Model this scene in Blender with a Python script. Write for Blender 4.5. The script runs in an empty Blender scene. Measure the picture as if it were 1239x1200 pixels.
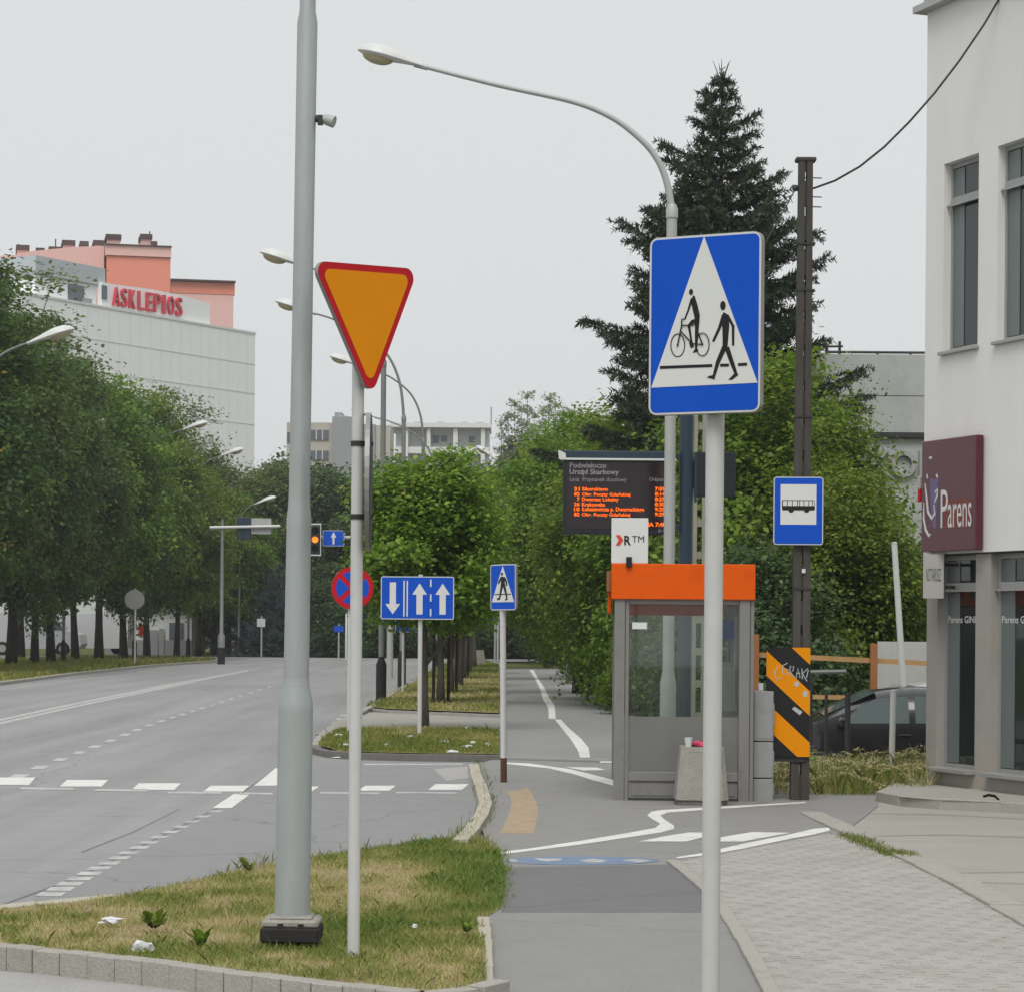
import bpy, math, random
import numpy as np
from mathutils import Vector, Matrix
from mathutils.geometry import tessellate_polygon

# ------------------------------------------------------------------ camera, sky, sun, exposure
SC = bpy.context.scene
COL = SC.collection
F = 3000.0            # focal length in photograph pixels (photograph 1239 x 1200)
CX, CY = 619.5, 757.0 # principal axis: the level horizon lies at y = 757
H = 1.70              # eye height
ROLL = 0.008
cr, sr = math.cos(ROLL), math.sin(ROLL)
cam_d = bpy.data.cameras.new('camera'); cam = bpy.data.objects.new('camera', cam_d); COL.objects.link(cam)
cam_d.sensor_fit = 'HORIZONTAL'; cam_d.sensor_width = 36.0; cam_d.lens = F / 1239 * 36
cam_d.shift_y = (CY - 600) / 1239.0
cam_d.clip_start = 0.1; cam_d.clip_end = 3000
cam.matrix_world = Matrix(((cr, -sr, 0, 0), (0, 0, -1, 0), (sr, cr, 0, H), (0, 0, 0, 1)))
SC.camera = cam

SUN_EL, SUN_AZ = math.radians(58), math.radians(188)     # azimuth clockwise from +Y
w = bpy.data.worlds.new('World'); SC.world = w; w.use_nodes = True
nt = w.node_tree; nt.nodes.clear()
sky = nt.nodes.new('ShaderNodeTexSky'); sky.sky_type = 'NISHITA'; sky.sun_disc = False
sky.sun_elevation = SUN_EL; sky.sun_rotation = SUN_AZ; sky.dust_density = 5; sky.air_density = 1.5
hs = nt.nodes.new('ShaderNodeHueSaturation'); hs.inputs['Saturation'].default_value = 0.3
mx = nt.nodes.new('ShaderNodeMix'); mx.data_type = 'RGBA'; mx.inputs['Factor'].default_value = 0.93
mx.inputs['B'].default_value = (5.35, 5.50, 5.56, 1)
bg = nt.nodes.new('ShaderNodeBackground'); bg.inputs['Strength'].default_value = 0.1
wo = nt.nodes.new('ShaderNodeOutputWorld')
nt.links.new(sky.outputs[0], hs.inputs['Color']); nt.links.new(hs.outputs[0], mx.inputs['A'])
nt.links.new(mx.outputs['Result'], bg.inputs[0]); nt.links.new(bg.outputs[0], wo.inputs[0])
sun_d = bpy.data.lights.new('sun', 'SUN'); sun_d.energy = 1.5; sun_d.angle = math.radians(35); sun_d.color = (1, 0.97, 0.92)
sun = bpy.data.objects.new('sun', sun_d); COL.objects.link(sun)
sdir = Vector((math.sin(SUN_AZ) * math.cos(SUN_EL), math.cos(SUN_AZ) * math.cos(SUN_EL), math.sin(SUN_EL)))
sun.rotation_euler = sdir.to_track_quat('Z', 'Y').to_euler(); sun.location = sdir * 60
vs = SC.view_settings; vs.view_transform = 'Standard'; vs.look = 'None'; vs.exposure = 0.5; vs.gamma = 1.0; vs.use_curve_mapping = False
SC.render.engine = 'CYCLES'
cy = SC.cycles; cy.use_denoising = True; cy.max_bounces = 7; cy.diffuse_bounces = 3; cy.glossy_bounces = 3
cy.transmission_bounces = 5; cy.transparent_max_bounces = 10; cy.caustics_reflective = False; cy.caustics_refractive = False
try: cy.denoiser = 'OPENIMAGEDENOISE'
except Exception: pass

# ------------------------------------------------------------------ pixel -> world
def ray(px, py):
    a, b = (px - CX) / F, (CY - py) / F
    return (a * cr - b * sr, a * sr + b * cr)
def P(px, py, z=0.0):                       # where a pixel's ray meets the level z
    u, v = ray(px, py); D = (z - H) / v
    return Vector((u * D, D, z))
def at(px, py, D):                          # the point of that ray at depth D
    u, v = ray(px, py)
    return Vector((u * D, D, H + v * D))
def K(D): return D / F

# ------------------------------------------------------------------ materials
MATS = {}
def nodes(m):
    m.use_nodes = True; t = m.node_tree; t.nodes.clear()
    o = t.nodes.new('ShaderNodeOutputMaterial'); return t, o
def mat(name, c, rough=0.6, spec=0.3, metal=0.0, var=0.12, scale=6.0, bump=0.0, bscale=120.0, dirt=None, dirt_scale=2.0, dirt_lo=.5, dirt_hi=.75, world=False, fine=0.0, coat=0.0, emit=None, stretch=None):
    """procedural surface: base colour with broad and fine noise, optional dirt colour in patches, optional bump"""
    if name in MATS: return MATS[name]
    m = bpy.data.materials.new(name); t, o = nodes(m); N, L = t.nodes, t.links
    b = N.new('ShaderNodeBsdfPrincipled'); L.new(b.outputs[0], o.inputs[0])
    b.inputs['Roughness'].default_value = rough; b.inputs['Specular IOR Level'].default_value = spec; b.inputs['Metallic'].default_value = metal
    b.inputs['Coat Weight'].default_value = coat
    if world:
        g = N.new('ShaderNodeNewGeometry'); co = g.outputs['Position']
    else:
        g = N.new('ShaderNodeTexCoord'); co = g.outputs['Object']
    if stretch:
        mp = N.new('ShaderNodeMapping'); mp.inputs['Scale'].default_value = stretch; L.new(co, mp.inputs[0]); co = mp.outputs[0]
    n1 = N.new('ShaderNodeTexNoise'); n1.inputs['Scale'].default_value = scale; n1.inputs['Detail'].default_value = 6; n1.inputs['Roughness'].default_value = .65
    L.new(co, n1.inputs['Vector'])
    mr = N.new('ShaderNodeMapRange'); mr.inputs[1].default_value = .25; mr.inputs[2].default_value = .75
    mr.inputs[3].default_value = 1 - var; mr.inputs[4].default_value = 1 + var; L.new(n1.outputs[0], mr.inputs[0])
    val = mr.outputs[0]
    if fine > 0:
        n2 = N.new('ShaderNodeTexNoise'); n2.inputs['Scale'].default_value = bscale; n2.inputs['Detail'].default_value = 3; L.new(co, n2.inputs['Vector'])
        m2 = N.new('ShaderNodeMapRange'); m2.inputs[1].default_value = .3; m2.inputs[2].default_value = .7; m2.inputs[3].default_value = 1 - fine; m2.inputs[4].default_value = 1 + fine
        L.new(n2.outputs[0], m2.inputs[0])
        mu = N.new('ShaderNodeMath'); mu.operation = 'MULTIPLY'; L.new(val, mu.inputs[0]); L.new(m2.outputs[0], mu.inputs[1]); val = mu.outputs[0]
    vm = N.new('ShaderNodeVectorMath'); vm.operation = 'SCALE'; vm.inputs[0].default_value = c[:3]; L.new(val, vm.inputs['Scale'])
    colr = vm.outputs[0]
    if dirt:
        n3 = N.new('ShaderNodeTexNoise'); n3.inputs['Scale'].default_value = dirt_scale; n3.inputs['Detail'].default_value = 8; n3.inputs['Roughness'].default_value = .7; L.new(co, n3.inputs['Vector'])
        m3 = N.new('ShaderNodeMapRange'); m3.inputs[1].default_value = dirt_lo; m3.inputs[2].default_value = dirt_hi; L.new(n3.outputs[0], m3.inputs[0])
        mm = N.new('ShaderNodeMix'); mm.data_type = 'RGBA'; L.new(m3.outputs[0], mm.inputs['Factor']); L.new(colr, mm.inputs['A']); mm.inputs['B'].default_value = (*dirt, 1)
        colr = mm.outputs['Result']
    L.new(colr, b.inputs['Base Color'])
    if bump > 0:
        nb = N.new('ShaderNodeTexNoise'); nb.inputs['Scale'].default_value = bscale; nb.inputs['Detail'].default_value = 4; L.new(co, nb.inputs['Vector'])
        bp = N.new('ShaderNodeBump'); bp.inputs['Strength'].default_value = bump; bp.inputs['Distance'].default_value = .01; L.new(nb.outputs[0], bp.inputs['Height']); L.new(bp.outputs[0], b.inputs['Normal'])
    if emit:
        b.inputs['Emission Color'].default_value = (*emit[0], 1); b.inputs['Emission Strength'].default_value = emit[1]
    MATS[name] = m; return m

def asphalt(name, c, patch=.10, tracks=False):
    m = bpy.data.materials.new(name); t, o = nodes(m); N, L = t.nodes, t.links
    b = N.new('ShaderNodeBsdfPrincipled'); L.new(b.outputs[0], o.inputs[0]); b.inputs['Roughness'].default_value = .75; b.inputs['Specular IOR Level'].default_value = .35
    g = N.new('ShaderNodeNewGeometry')
    def noise(sc, det, stretch=(1, 1, 1)):
        mp = N.new('ShaderNodeMapping'); mp.inputs['Scale'].default_value = stretch; L.new(g.outputs['Position'], mp.inputs[0])
        n = N.new('ShaderNodeTexNoise'); n.inputs['Scale'].default_value = sc; n.inputs['Detail'].default_value = det; n.inputs['Roughness'].default_value = .6; L.new(mp.outputs[0], n.inputs['Vector']); return n
    def rng(s, lo, hi, a, bb):
        r = N.new('ShaderNodeMapRange'); r.inputs[1].default_value = lo; r.inputs[2].default_value = hi; r.inputs[3].default_value = a; r.inputs[4].default_value = bb; L.new(s, r.inputs[0]); return r.outputs[0]
    def mul(a, bb):
        k = N.new('ShaderNodeMath'); k.operation = 'MULTIPLY'; L.new(a, k.inputs[0]); L.new(bb, k.inputs[1]); return k.outputs[0]
    v = rng(noise(.35, 5, (1, .35, 1)).outputs[0], .3, .7, 1 - patch, 1 + patch)
    v = mul(v, rng(noise(90, 2).outputs[0], .3, .7, .86, 1.14))
    v = mul(v, rng(noise(3, 6).outputs[0], .3, .7, .95, 1.05))
    if tracks:   # long worn wheel lanes and oil streaks running with the street
        v = mul(v, rng(noise(1.3, 4, (1, .03, 1)).outputs[0], .32, .68, .84, 1.10))
    # hairline cracks
    vo = N.new('ShaderNodeTexVoronoi'); vo.feature = 'DISTANCE_TO_EDGE'; vo.inputs['Scale'].default_value = .28
    nw = noise(1.7, 5); ad = N.new('ShaderNodeMix'); ad.data_type = 'VECTOR'; ad.inputs['Factor'].default_value = .25; L.new(g.outputs['Position'], ad.inputs['A']); L.new(nw.outputs['Color'], ad.inputs['B']); L.new(ad.outputs['Result'], vo.inputs['Vector'])
    v = mul(v, rng(vo.outputs['Distance'], 0.0, .0035, .72, 1.0))
    vm = N.new('ShaderNodeVectorMath'); vm.operation = 'SCALE'; vm.inputs[0].default_value = c; L.new(v, vm.inputs['Scale']); L.new(vm.outputs[0], b.inputs['Base Color'])
    nb = noise(160, 3); bp = N.new('ShaderNodeBump'); bp.inputs['Strength'].default_value = .35; bp.inputs['Distance'].default_value = .006; L.new(nb.outputs[0], bp.inputs['Height']); L.new(bp.outputs[0], b.inputs['Normal'])
    MATS[name] = m; return m

def foliage(name, dark, light, yellow=(.16, .15, .02), trans=.3, yv=.12):
    m = bpy.data.materials.new(name); t, o = nodes(m); N, L = t.nodes, t.links
    at_ = N.new('ShaderNodeAttribute'); at_.attribute_name = 'tint'
    oi = N.new('ShaderNodeObjectInfo')
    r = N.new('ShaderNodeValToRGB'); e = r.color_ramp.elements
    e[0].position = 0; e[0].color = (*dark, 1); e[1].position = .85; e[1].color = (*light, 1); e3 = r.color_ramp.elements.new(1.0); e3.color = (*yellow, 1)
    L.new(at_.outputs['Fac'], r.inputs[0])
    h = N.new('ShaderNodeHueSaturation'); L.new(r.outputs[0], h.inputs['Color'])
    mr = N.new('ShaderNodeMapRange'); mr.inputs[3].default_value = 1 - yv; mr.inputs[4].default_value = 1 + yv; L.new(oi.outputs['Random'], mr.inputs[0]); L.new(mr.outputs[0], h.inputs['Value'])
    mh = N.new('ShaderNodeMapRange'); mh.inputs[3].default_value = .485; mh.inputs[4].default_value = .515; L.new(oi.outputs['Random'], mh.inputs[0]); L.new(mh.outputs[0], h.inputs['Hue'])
    b = N.new('ShaderNodeBsdfPrincipled'); b.inputs['Roughness'].default_value = .5; b.inputs['Specular IOR Level'].default_value = .3; L.new(h.outputs[0], b.inputs['Base Color'])
    tr = N.new('ShaderNodeBsdfTranslucent'); L.new(h.outputs[0], tr.inputs[0])
    mi = N.new('ShaderNodeMixShader'); mi.inputs[0].default_value = trans; L.new(b.outputs[0], mi.inputs[1]); L.new(tr.outputs[0], mi.inputs[2]); L.new(mi.outputs[0], o.inputs[0])
    MATS[name] = m; return m

def glass(name, tint=(.85, .9, .88), alpha=.75, rough=.02, dc=(.30, .31, .30), cloud=.5):
    m = bpy.data.materials.new(name); t, o = nodes(m); N, L = t.nodes, t.links
    tr = N.new('ShaderNodeBsdfTransparent'); tr.inputs[0].default_value = (*tint, 1)
    df = N.new('ShaderNodeBsdfDiffuse'); df.inputs[0].default_value = (*dc, 1)
    n = N.new('ShaderNodeTexNoise'); n.inputs['Scale'].default_value = 3; n.inputs['Detail'].default_value = 6; tc = N.new('ShaderNodeTexCoord'); L.new(tc.outputs['Object'], n.inputs['Vector'])
    mr = N.new('ShaderNodeMapRange'); mr.inputs[1].default_value = .3; mr.inputs[2].default_value = .75; mr.inputs[3].default_value = (1 - alpha) * (1 - cloud); mr.inputs[4].default_value = (1 - alpha) * (1 + cloud); L.new(n.outputs[0], mr.inputs[0])
    m1 = N.new('ShaderNodeMixShader'); L.new(mr.outputs[0], m1.inputs[0]); L.new(tr.outputs[0], m1.inputs[1]); L.new(df.outputs[0], m1.inputs[2])
    gl = N.new('ShaderNodeBsdfGlossy'); gl.inputs['Roughness'].default_value = rough
    fr = N.new('ShaderNodeFresnel'); fr.inputs[0].default_value = 1.45
    m2 = N.new('ShaderNodeMixShader'); L.new(fr.outputs[0], m2.inputs[0]); L.new(m1.outputs[0], m2.inputs[1]); L.new(gl.outputs[0], m2.inputs[2]); L.new(m2.outputs[0], o.inputs[0])
    MATS[name] = m; return m

mat('galv', (.38, .41, .41), .5, .4, .25, var=.12, scale=5, bump=.05, bscale=60, dirt=(.29, .315, .32), dirt_scale=3, stretch=(1, 1, .25))
mat('galv_dull', (.42, .43, .42), .55, .35, .15, var=.08, scale=6, dirt=(.30, .29, .27), dirt_scale=5, dirt_lo=.55, dirt_hi=.8, stretch=(1, 1, .3))
mat('lamp_shaft', (.20, .21, .205), .55, .35, .15, var=.1, scale=5)
mat('post_grey', (.56, .56, .555), .5, .35, .1, var=.06, scale=7, dirt=(.36, .33, .29), dirt_scale=9, dirt_lo=.62, dirt_hi=.8)
mat('lamp_white', (.60, .61, .60), .4, .4, 0, var=.05)
mat('lamp_lens', (.42, .36, .22), .15, .5, 0, var=.1)
mat('sign_back', (.28, .28, .28), .5, .4, .3, var=.05)
mat('sign_rim', (.62, .63, .64), .4, .4, .1, var=.03)
mat('sign_blue', (.006, .080, .52), .45, .15, 0, var=.03)
mat('sign_white', (.66, .67, .66), .4, .35, 0, var=.02, dirt=(.58, .58, .55), dirt_scale=8, dirt_lo=.6)
mat('sign_black', (.012, .012, .014), .45, .3, 0, var=.05)
mat('sign_yellow', (.78, .27, .0), .5, .12, 0, var=.03)
mat('sign_red', (.50, .012, .022), .5, .12, 0, var=.03)
mat('orange', (.72, .10, .004), .5, .12, 0, var=.05, dirt=(.62, .075, .004), dirt_scale=4, dirt_lo=.55)
mat('shelter_grey', (.22, .215, .205), .5, .35, .1, var=.06, dirt=(.17, .16, .15), dirt_scale=6)
mat('cabinet_grey', (.29, .30, .30), .55, .3, 0, var=.06, dirt=(.22, .215, .2), dirt_scale=4)
mat('concrete', (.30, .29, .26), .85, .2, 0, var=.15, scale=8, bump=.4, bscale=70, dirt=(.2, .19, .17), dirt_scale=3, fine=.1)
mat('concrete_pole', (.085, .079, .072), .85, .15, 0, var=.2, scale=6, bump=.5, bscale=45, dirt=(.045, .04, .036), dirt_scale=4, dirt_lo=.4, stretch=(1, 1, .2))
mat('concrete_pale', (.30, .29, .24), .85, .2, 0, var=.15, scale=6, bump=.4, bscale=50, dirt=(.18, .17, .13), dirt_scale=3)
mat('kerb', (.35, .335, .305), .85, .2, 0, var=.14, scale=5, bump=.5, bscale=70, dirt=(.26, .245, .21), dirt_scale=5, dirt_lo=.5, fine=.12, world=True)
mat('kerb_pale', (.43, .40, .33), .85, .2, 0, var=.12, scale=5, bump=.5, bscale=70, dirt=(.33, .31, .24), dirt_scale=5, fine=.1, world=True)
mat('kerb_dark', (.16, .155, .145), .85, .2, 0, var=.15, scale=5, bump=.5, bscale=70, world=True)
mat('paint', (.66, .66, .63), .65, .3, 0, var=.08, scale=4, dirt=(.36, .36, .34), dirt_scale=5, dirt_lo=.52, dirt_hi=.78, fine=.08, world=True)
mat('paint_worn', (.47, .475, .46), .65, .3, 0, var=.12, scale=4, dirt=(.29, .295, .29), dirt_scale=6, dirt_lo=.45, dirt_hi=.65, fine=.1, world=True)
mat('paint_blue', (.15, .21, .31), .65, .3, 0, var=.1, scale=4, dirt=(.22, .25, .29), dirt_scale=7, dirt_lo=.5, fine=.08, world=True)
mat('paver', (.355, .347, .322), .85, .2, 0, var=.10, scale=1.2, bump=.4, bscale=80, dirt=(.29, .28, .25), dirt_scale=2.2, fine=.10, world=True)
mat('paver_b', (.345, .336, .31), .85, .2, 0, var=.10, scale=1.2, bump=.4, bscale=80, dirt=(.27, .26, .235), dirt_scale=2.2, fine=.10, world=True)
mat('joint', (.335, .327, .302), .95, .1, 0, var=.2, scale=8, world=True)
mat('crack', (.25, .24, .215), .9, .1, 0, var=.2, scale=5, world=True)
mat('apron', (.335, .325, .295), .85, .2, 0, var=.10, scale=.8, bump=.3, bscale=80, dirt=(.28, .275, .25), dirt_scale=1.2, fine=.08, world=True, stretch=(.5, 1, 1))
mat('tactile', (.36, .28, .195), .85, .2, 0, var=.15, scale=6, bump=.5, bscale=50, fine=.12, world=True)
mat('soil', (.27, .215, .125), .95, .1, 0, var=.3, scale=4, bump=.6, bscale=40, dirt=(.20, .215, .08), dirt_scale=1.5, dirt_lo=.4, fine=.2, world=True)
mat('meadow', (.085, .095, .03), .95, .1, 0, var=.3, scale=2, bump=.8, bscale=20, dirt=(.14, .12, .05), dirt_scale=.7, dirt_lo=.45, fine=.3, world=True)
mat('plaster', (.77, .765, .765), .85, .2, 0, var=.04, scale=2, bump=.25, bscale=90, dirt=(.72, .715, .71), dirt_scale=1.3, dirt_lo=.5, stretch=(1, 1, .4))
mat('render_grey', (.37, .35, .325), .85, .2, 0, var=.08, scale=3, bump=.3, bscale=80, dirt=(.40, .325, .24), dirt_scale=1.6, dirt_lo=.55, dirt_hi=.8)
mat('frame_grey', (.34, .345, .34), .5, .35, .1, var=.05)
mat('sill', (.36, .36, .355), .4, .4, .3, var=.06)
mat('window_glass', (.020, .026, .027), .03, .6, 0, var=.2, scale=1.5)
mat('blind', (.14, .17, .17), .35, .5, 0, var=.05)
mat('maroon', (.085, .012, .026), .22, .5, 0, var=.08, dirt=(.10, .016, .034), dirt_scale=1.5)
mat('plaque', (.40, .395, .37), .5, .3, 0, var=.04)
mat('panel_wall', (.44, .455, .44), .85, .2, 0, var=.07, scale=1.2, bump=.2, bscale=40, dirt=(.31, .325, .315), dirt_scale=.8, dirt_lo=.5, dirt_hi=.75)
mat('relief', (.36, .37, .355), .85, .2, 0, var=.08)
mat('dark_metal', (.045, .045, .045), .6, .3, .2, var=.15)
mat('black_rubber', (.015, .015, .015), .8, .2, 0, var=.2)
mat('pole_base', (.028, .026, .026), .8, .2, 0, var=.3, scale=8)
mat('display_box', (.012, .016, .022), .4, .4, 0, var=.1)
mat('display_pole', (.022, .042, .065), .45, .4, 0, var=.1)
mat('display_face', (.016, .007, .009), .12, .5, 0, var=.3, scale=1.5)
mat('display_text', (.30, .28, .29), .5, .3, 0, var=.02)
mat('led', (.8, .12, .0), .5, .2, 0, var=.02, emit=((1.0, .13, .0), .75))
mat('amber', (.8, .25, .02), .4, .3, 0, var=.02, emit=((1.0, .22, .02), 1.0))
mat('wood', (.42, .25, .11), .8, .2, 0, var=.15, scale=4, stretch=(1, 1, 1))
mat('wood_dark', (.30, .13, .05), .8, .2, 0, var=.15, scale=4)
mat('board_white', (.45, .45, .43), .8, .2, 0, var=.08, scale=3, dirt=(.37, .365, .35), dirt_scale=3)
mat('bark', (.035, .030, .024), .9, .15, 0, var=.3, scale=10, bump=.8, bscale=30, stretch=(1, 1, .25))
mat('bark_grey', (.10, .09, .075), .9, .15, 0, var=.25, scale=10, bump=.6, bscale=30, stretch=(1, 1, .25))
mat('car_black', (.010, .010, .013), .25, .5, 0, var=.1, coat=.6)
mat('car_glass', (.11, .14, .14), .04, .6, 0, var=.1)
mat('car_silver', (.52, .53, .54), .3, .5, .3, var=.03, coat=.5)
mat('van_white', (.62, .63, .65), .4, .4, 0, var=.03)
mat('panel_white', (.80, .81, .815), .75, .25, 0, var=.03, scale=.6)
mat('panel_seam', (.64, .645, .65), .8, .2, 0, var=.05)
mat('roof_grey', (.42, .46, .48), .6, .3, 0, var=.06)
mat('coral', (.76, .27, .19), .8, .2, 0, var=.04)
mat('pink', (.74, .46, .43), .8, .2, 0, var=.05)
mat('chimney_cap', (.09, .06, .055), .9, .1, 0, var=.2)
mat('letter_red', (.60, .05, .075), .4, .4, 0, var=.05)
mat('beige', (.46, .43, .38), .85, .2, 0, var=.05, scale=.5)
mat('grey_wall', (.30, .31, .33), .85, .2, 0, var=.05, scale=.5)
mat('pale_wall', (.70, .705, .70), .85, .2, 0, var=.04, scale=.5)
mat('recess_wall', (.62, .63, .65), .85, .2, 0, var=.05, scale=.5)
mat('far_window', (.10, .12, .14), .2, .5, 0, var=.1)
mat('trash_white', (.62, .63, .66), .6, .3, 0, var=.08, scale=20)
mat('trash_pink', (.60, .06, .13), .5, .3, 0, var=.1, scale=20)
mat('rust', (.10, .05, .03), .9, .2, 0, var=.3, scale=20)
mat('graffiti', (.42, .45, .47), .6, .3, 0, var=.1)
mat('sticker', (.45, .46, .44), .6, .3, 0, var=.1)
mat('logo_red', (.60, .055, .02), .5, .3, 0, var=.02)
mat('logo_violet', (.13, .10, .22), .4, .4, 0, var=.2)
mat('logo_orange', (.17, .026, .018), .4, .4, 0, var=.1)
asphalt('road', (.258, .260, .260), .10, tracks=True)
asphalt('road_side', (.235, .236, .238), .06)
asphalt('path', (.232, .230, .222), .06)
asphalt('path_far', (.245, .243, .238), .06)
asphalt('patch', (.150, .150, .153), .05)
asphalt('footway', (.34, .335, .325), .06)
glass('shelter_glass', (.93, .96, .945), .955, .02, (.36, .38, .36))
glass('frosted', (.50, .51, .50), .14, .3, (.20, .20, .19), .06)
foliage('leaf_lime', (.030, .078, .020), (.125, .205, .036), (.24, .18, .03), trans=.4)
foliage('leaf_maple', (.070, .145, .014), (.235, .345, .036), (.36, .38, .05), trans=.42)
foliage('leaf_bright', (.058, .125, .014), (.215, .315, .036), (.33, .36, .05), trans=.42)
foliage('leaf_dark', (.034, .072, .030), (.100, .165, .055), (.14, .18, .05), trans=.35)
foliage('leaf_olive', (.07, .105, .028), (.175, .215, .06), (.24, .23, .08), trans=.4)
foliage('leaf_poplar', (.22, .25, .17), (.40, .43, .31), (.46, .47, .36), trans=.55)  # leaf colour paled and greyed to stand in for backlight and distance haze
foliage('needle', (.018, .034, .018), (.055, .078, .040), (.08, .085, .045), trans=.12)
foliage('needle_blue', (.03, .05, .055), (.075, .11, .12), (.09, .12, .12), trans=.1)
foliage('grass_mix', (.15, .225, .042), (.31, .315, .09), (.52, .42, .22), trans=.25)
foliage('grass_far', (.17, .22, .042), (.32, .31, .09), (.48, .41, .19), trans=.25)
foliage('weed_dry', (.22, .29, .05), (.46, .41, .17), (.66, .60, .40), trans=.3)

# ------------------------------------------------------------------ mesh helpers
class MB:
    def __init__(s): s.v = []; s.f = []
    def add(s, vs, fs):
        n = len(s.v); s.v += [tuple(p) for p in vs]; s.f += [tuple(i + n for i in f) for f in fs]; return s
    def box(s, x0, x1, y0, y1, z0, z1, M=None, bev=0.0):
        b = bev
        if b <= 0:
            vs = [(x, y, z) for z in (z0, z1) for y in (y0, y1) for x in (x0, x1)]
            fs = [(0, 2, 3, 1), (4, 5, 7, 6), (0, 1, 5, 4), (2, 6, 7, 3), (0, 4, 6, 2), (1, 3, 7, 5)]
        else:   # box with chamfered edges
            vs = []; fs = []
            for z in (0, 1):
                for y in (0, 1):
                    for x in (0, 1):
                        X = (x0, x1)[x]; Y = (y0, y1)[y]; Z = (z0, z1)[z]
                        dx = b if x == 0 else -b; dy = b if y == 0 else -b; dz = b if z == 0 else -b
                        vs += [(X, Y + dy, Z + dz), (X + dx, Y, Z + dz), (X + dx, Y + dy, Z)]
            def i(x, y, z, a): return (z * 4 + y * 2 + x) * 3 + a
            fs += [(i(0,0,0,0), i(0,0,1,0), i(0,1,1,0), i(0,1,0,0)), (i(1,0,0,0), i(1,1,0,0), i(1,1,1,0), i(1,0,1,0)),
                   (i(0,0,0,1), i(1,0,0,1), i(1,0,1,1), i(0,0,1,1)), (i(0,1,0,1), i(0,1,1,1), i(1,1,1,1), i(1,1,0,1)),
                   (i(0,0,0,2), i(0,1,0,2), i(1,1,0,2), i(1,0,0,2)), (i(0,0,1,2), i(1,0,1,2), i(1,1,1,2), i(0,1,1,2))]
            for y in (0, 1):
                for z in (0, 1): fs.append((i(0,y,z,1), i(1,y,z,1), i(1,y,z,2), i(0,y,z,2)))
            for x in (0, 1):
                for z in (0, 1): fs.append((i(x,0,z,0), i(x,1,z,0), i(x,1,z,2), i(x,0,z,2)))
            for x in (0, 1):
                for y in (0, 1): fs.append((i(x,y,0,0), i(x,y,1,0), i(x,y,1,1), i(x,y,0,1)))
            for z in (0, 1):
                for y in (0, 1):
                    for x in (0, 1): fs.append((i(x,y,z,0), i(x,y,z,1), i(x,y,z,2)))
        if M is not None: vs = [M @ Vector(p) for p in vs]
        return s.add(vs, fs)
    def tube(s, pts, rad, n=10, cap=True):
        pts = [Vector(p) for p in pts]
        if not hasattr(rad, '__len__'): rad = [rad] * len(pts)
        rings = []; up = None
        for k, p in enumerate(pts):
            d = (pts[min(k + 1, len(pts) - 1)] - pts[max(k - 1, 0)]).normalized()
            if up is None:
                up = Vector((0, 0, 1)) if abs(d.z) < .9 else Vector((0, 1, 0))
            a = d.cross(up).normalized(); b = a.cross(d).normalized(); up = b
            rings.append([p + (a * math.cos(2 * math.pi * j / n) + b * math.sin(2 * math.pi * j / n)) * rad[k] for j in range(n)])
        vs = [q for r in rings for q in r]; fs = []
        for k in range(len(pts) - 1):
            for j in range(n):
                fs.append((k * n + j, k * n + (j + 1) % n, (k + 1) * n + (j + 1) % n, (k + 1) * n + j))
        if cap:
            fs.append(tuple(range(n - 1, -1, -1))); fs.append(tuple((len(pts) - 1) * n + j for j in range(n)))
        return s.add(vs, fs)
    def lathe(s, prof, n=20, c=(0, 0), sq=None):
        vs = []; fs = []
        for r, z in prof:
            for j in range(n):
                a = 2 * math.pi * j / n; vs.append((c[0] + r * math.cos(a), c[1] + r * math.sin(a), z))
        for k in range(len(prof) - 1):
            for j in range(n): fs.append((k * n + j, k * n + (j + 1) % n, (k + 1) * n + (j + 1) % n, (k + 1) * n + j))
        fs.append(tuple(range(n - 1, -1, -1))); fs.append(tuple((len(prof) - 1) * n + j for j in range(n)))
        return s.add(vs, fs)
    def prism(s, poly, y0, y1, M=None):      # outline in local x,z; front at y0, back at y1
        n = len(poly); vs = [(x, y0, z) for x, z in poly] + [(x, y1, z) for x, z in poly]
        area = sum(poly[i][0] * poly[(i + 1) % n][1] - poly[(i + 1) % n][0] * poly[i][1] for i in range(n))
        tri = tessellate_polygon([[Vector((x, z, 0)) for x, z in poly]])
        fs = []
        for t in tri:
            a, b, c = t
            k = (poly[b][0] - poly[a][0]) * (poly[c][1] - poly[a][1]) - (poly[b][1] - poly[a][1]) * (poly[c][0] - poly[a][0])
            if k < 0: a, b, c = a, c, b
            fs.append((a, b, c)); fs.append((a + n, c + n, b + n))
        for i in range(n):
            j = (i + 1) % n
            fs.append((i, i + n, j + n, j) if area > 0 else (j, j + n, i + n, i))
        if M is not None: vs = [M @ Vector(p) for p in vs]
        return s.add(vs, fs)
    def obj(s, name, m, parent=None, smooth=False, loc=None):
        me = bpy.data.meshes.new(name); me.from_pydata(s.v, [], s.f); me.update()
        return link(name, me, m, parent, smooth, loc)
def link(name, me, m, parent=None, smooth=False, loc=None):
    if m is not None and not me.materials: me.materials.append(MATS[m] if isinstance(m, str) else m)
    if smooth:
        me.polygons.foreach_set('use_smooth', [True] * len(me.polygons))
        try: me.set_sharp_from_angle(angle=math.radians(40))
        except Exception: pass
    o = bpy.data.objects.new(name, me); COL.objects.link(o)
    if parent is not None: o.parent = parent
    if loc is not None: o.location = loc
    return o
def tag(o, label=None, cat=None, group=None, kind=None):
    if label: o['label'] = label
    if cat: o['category'] = cat
    if group: o['group'] = group
    if kind: o['kind'] = kind
    return o
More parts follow.
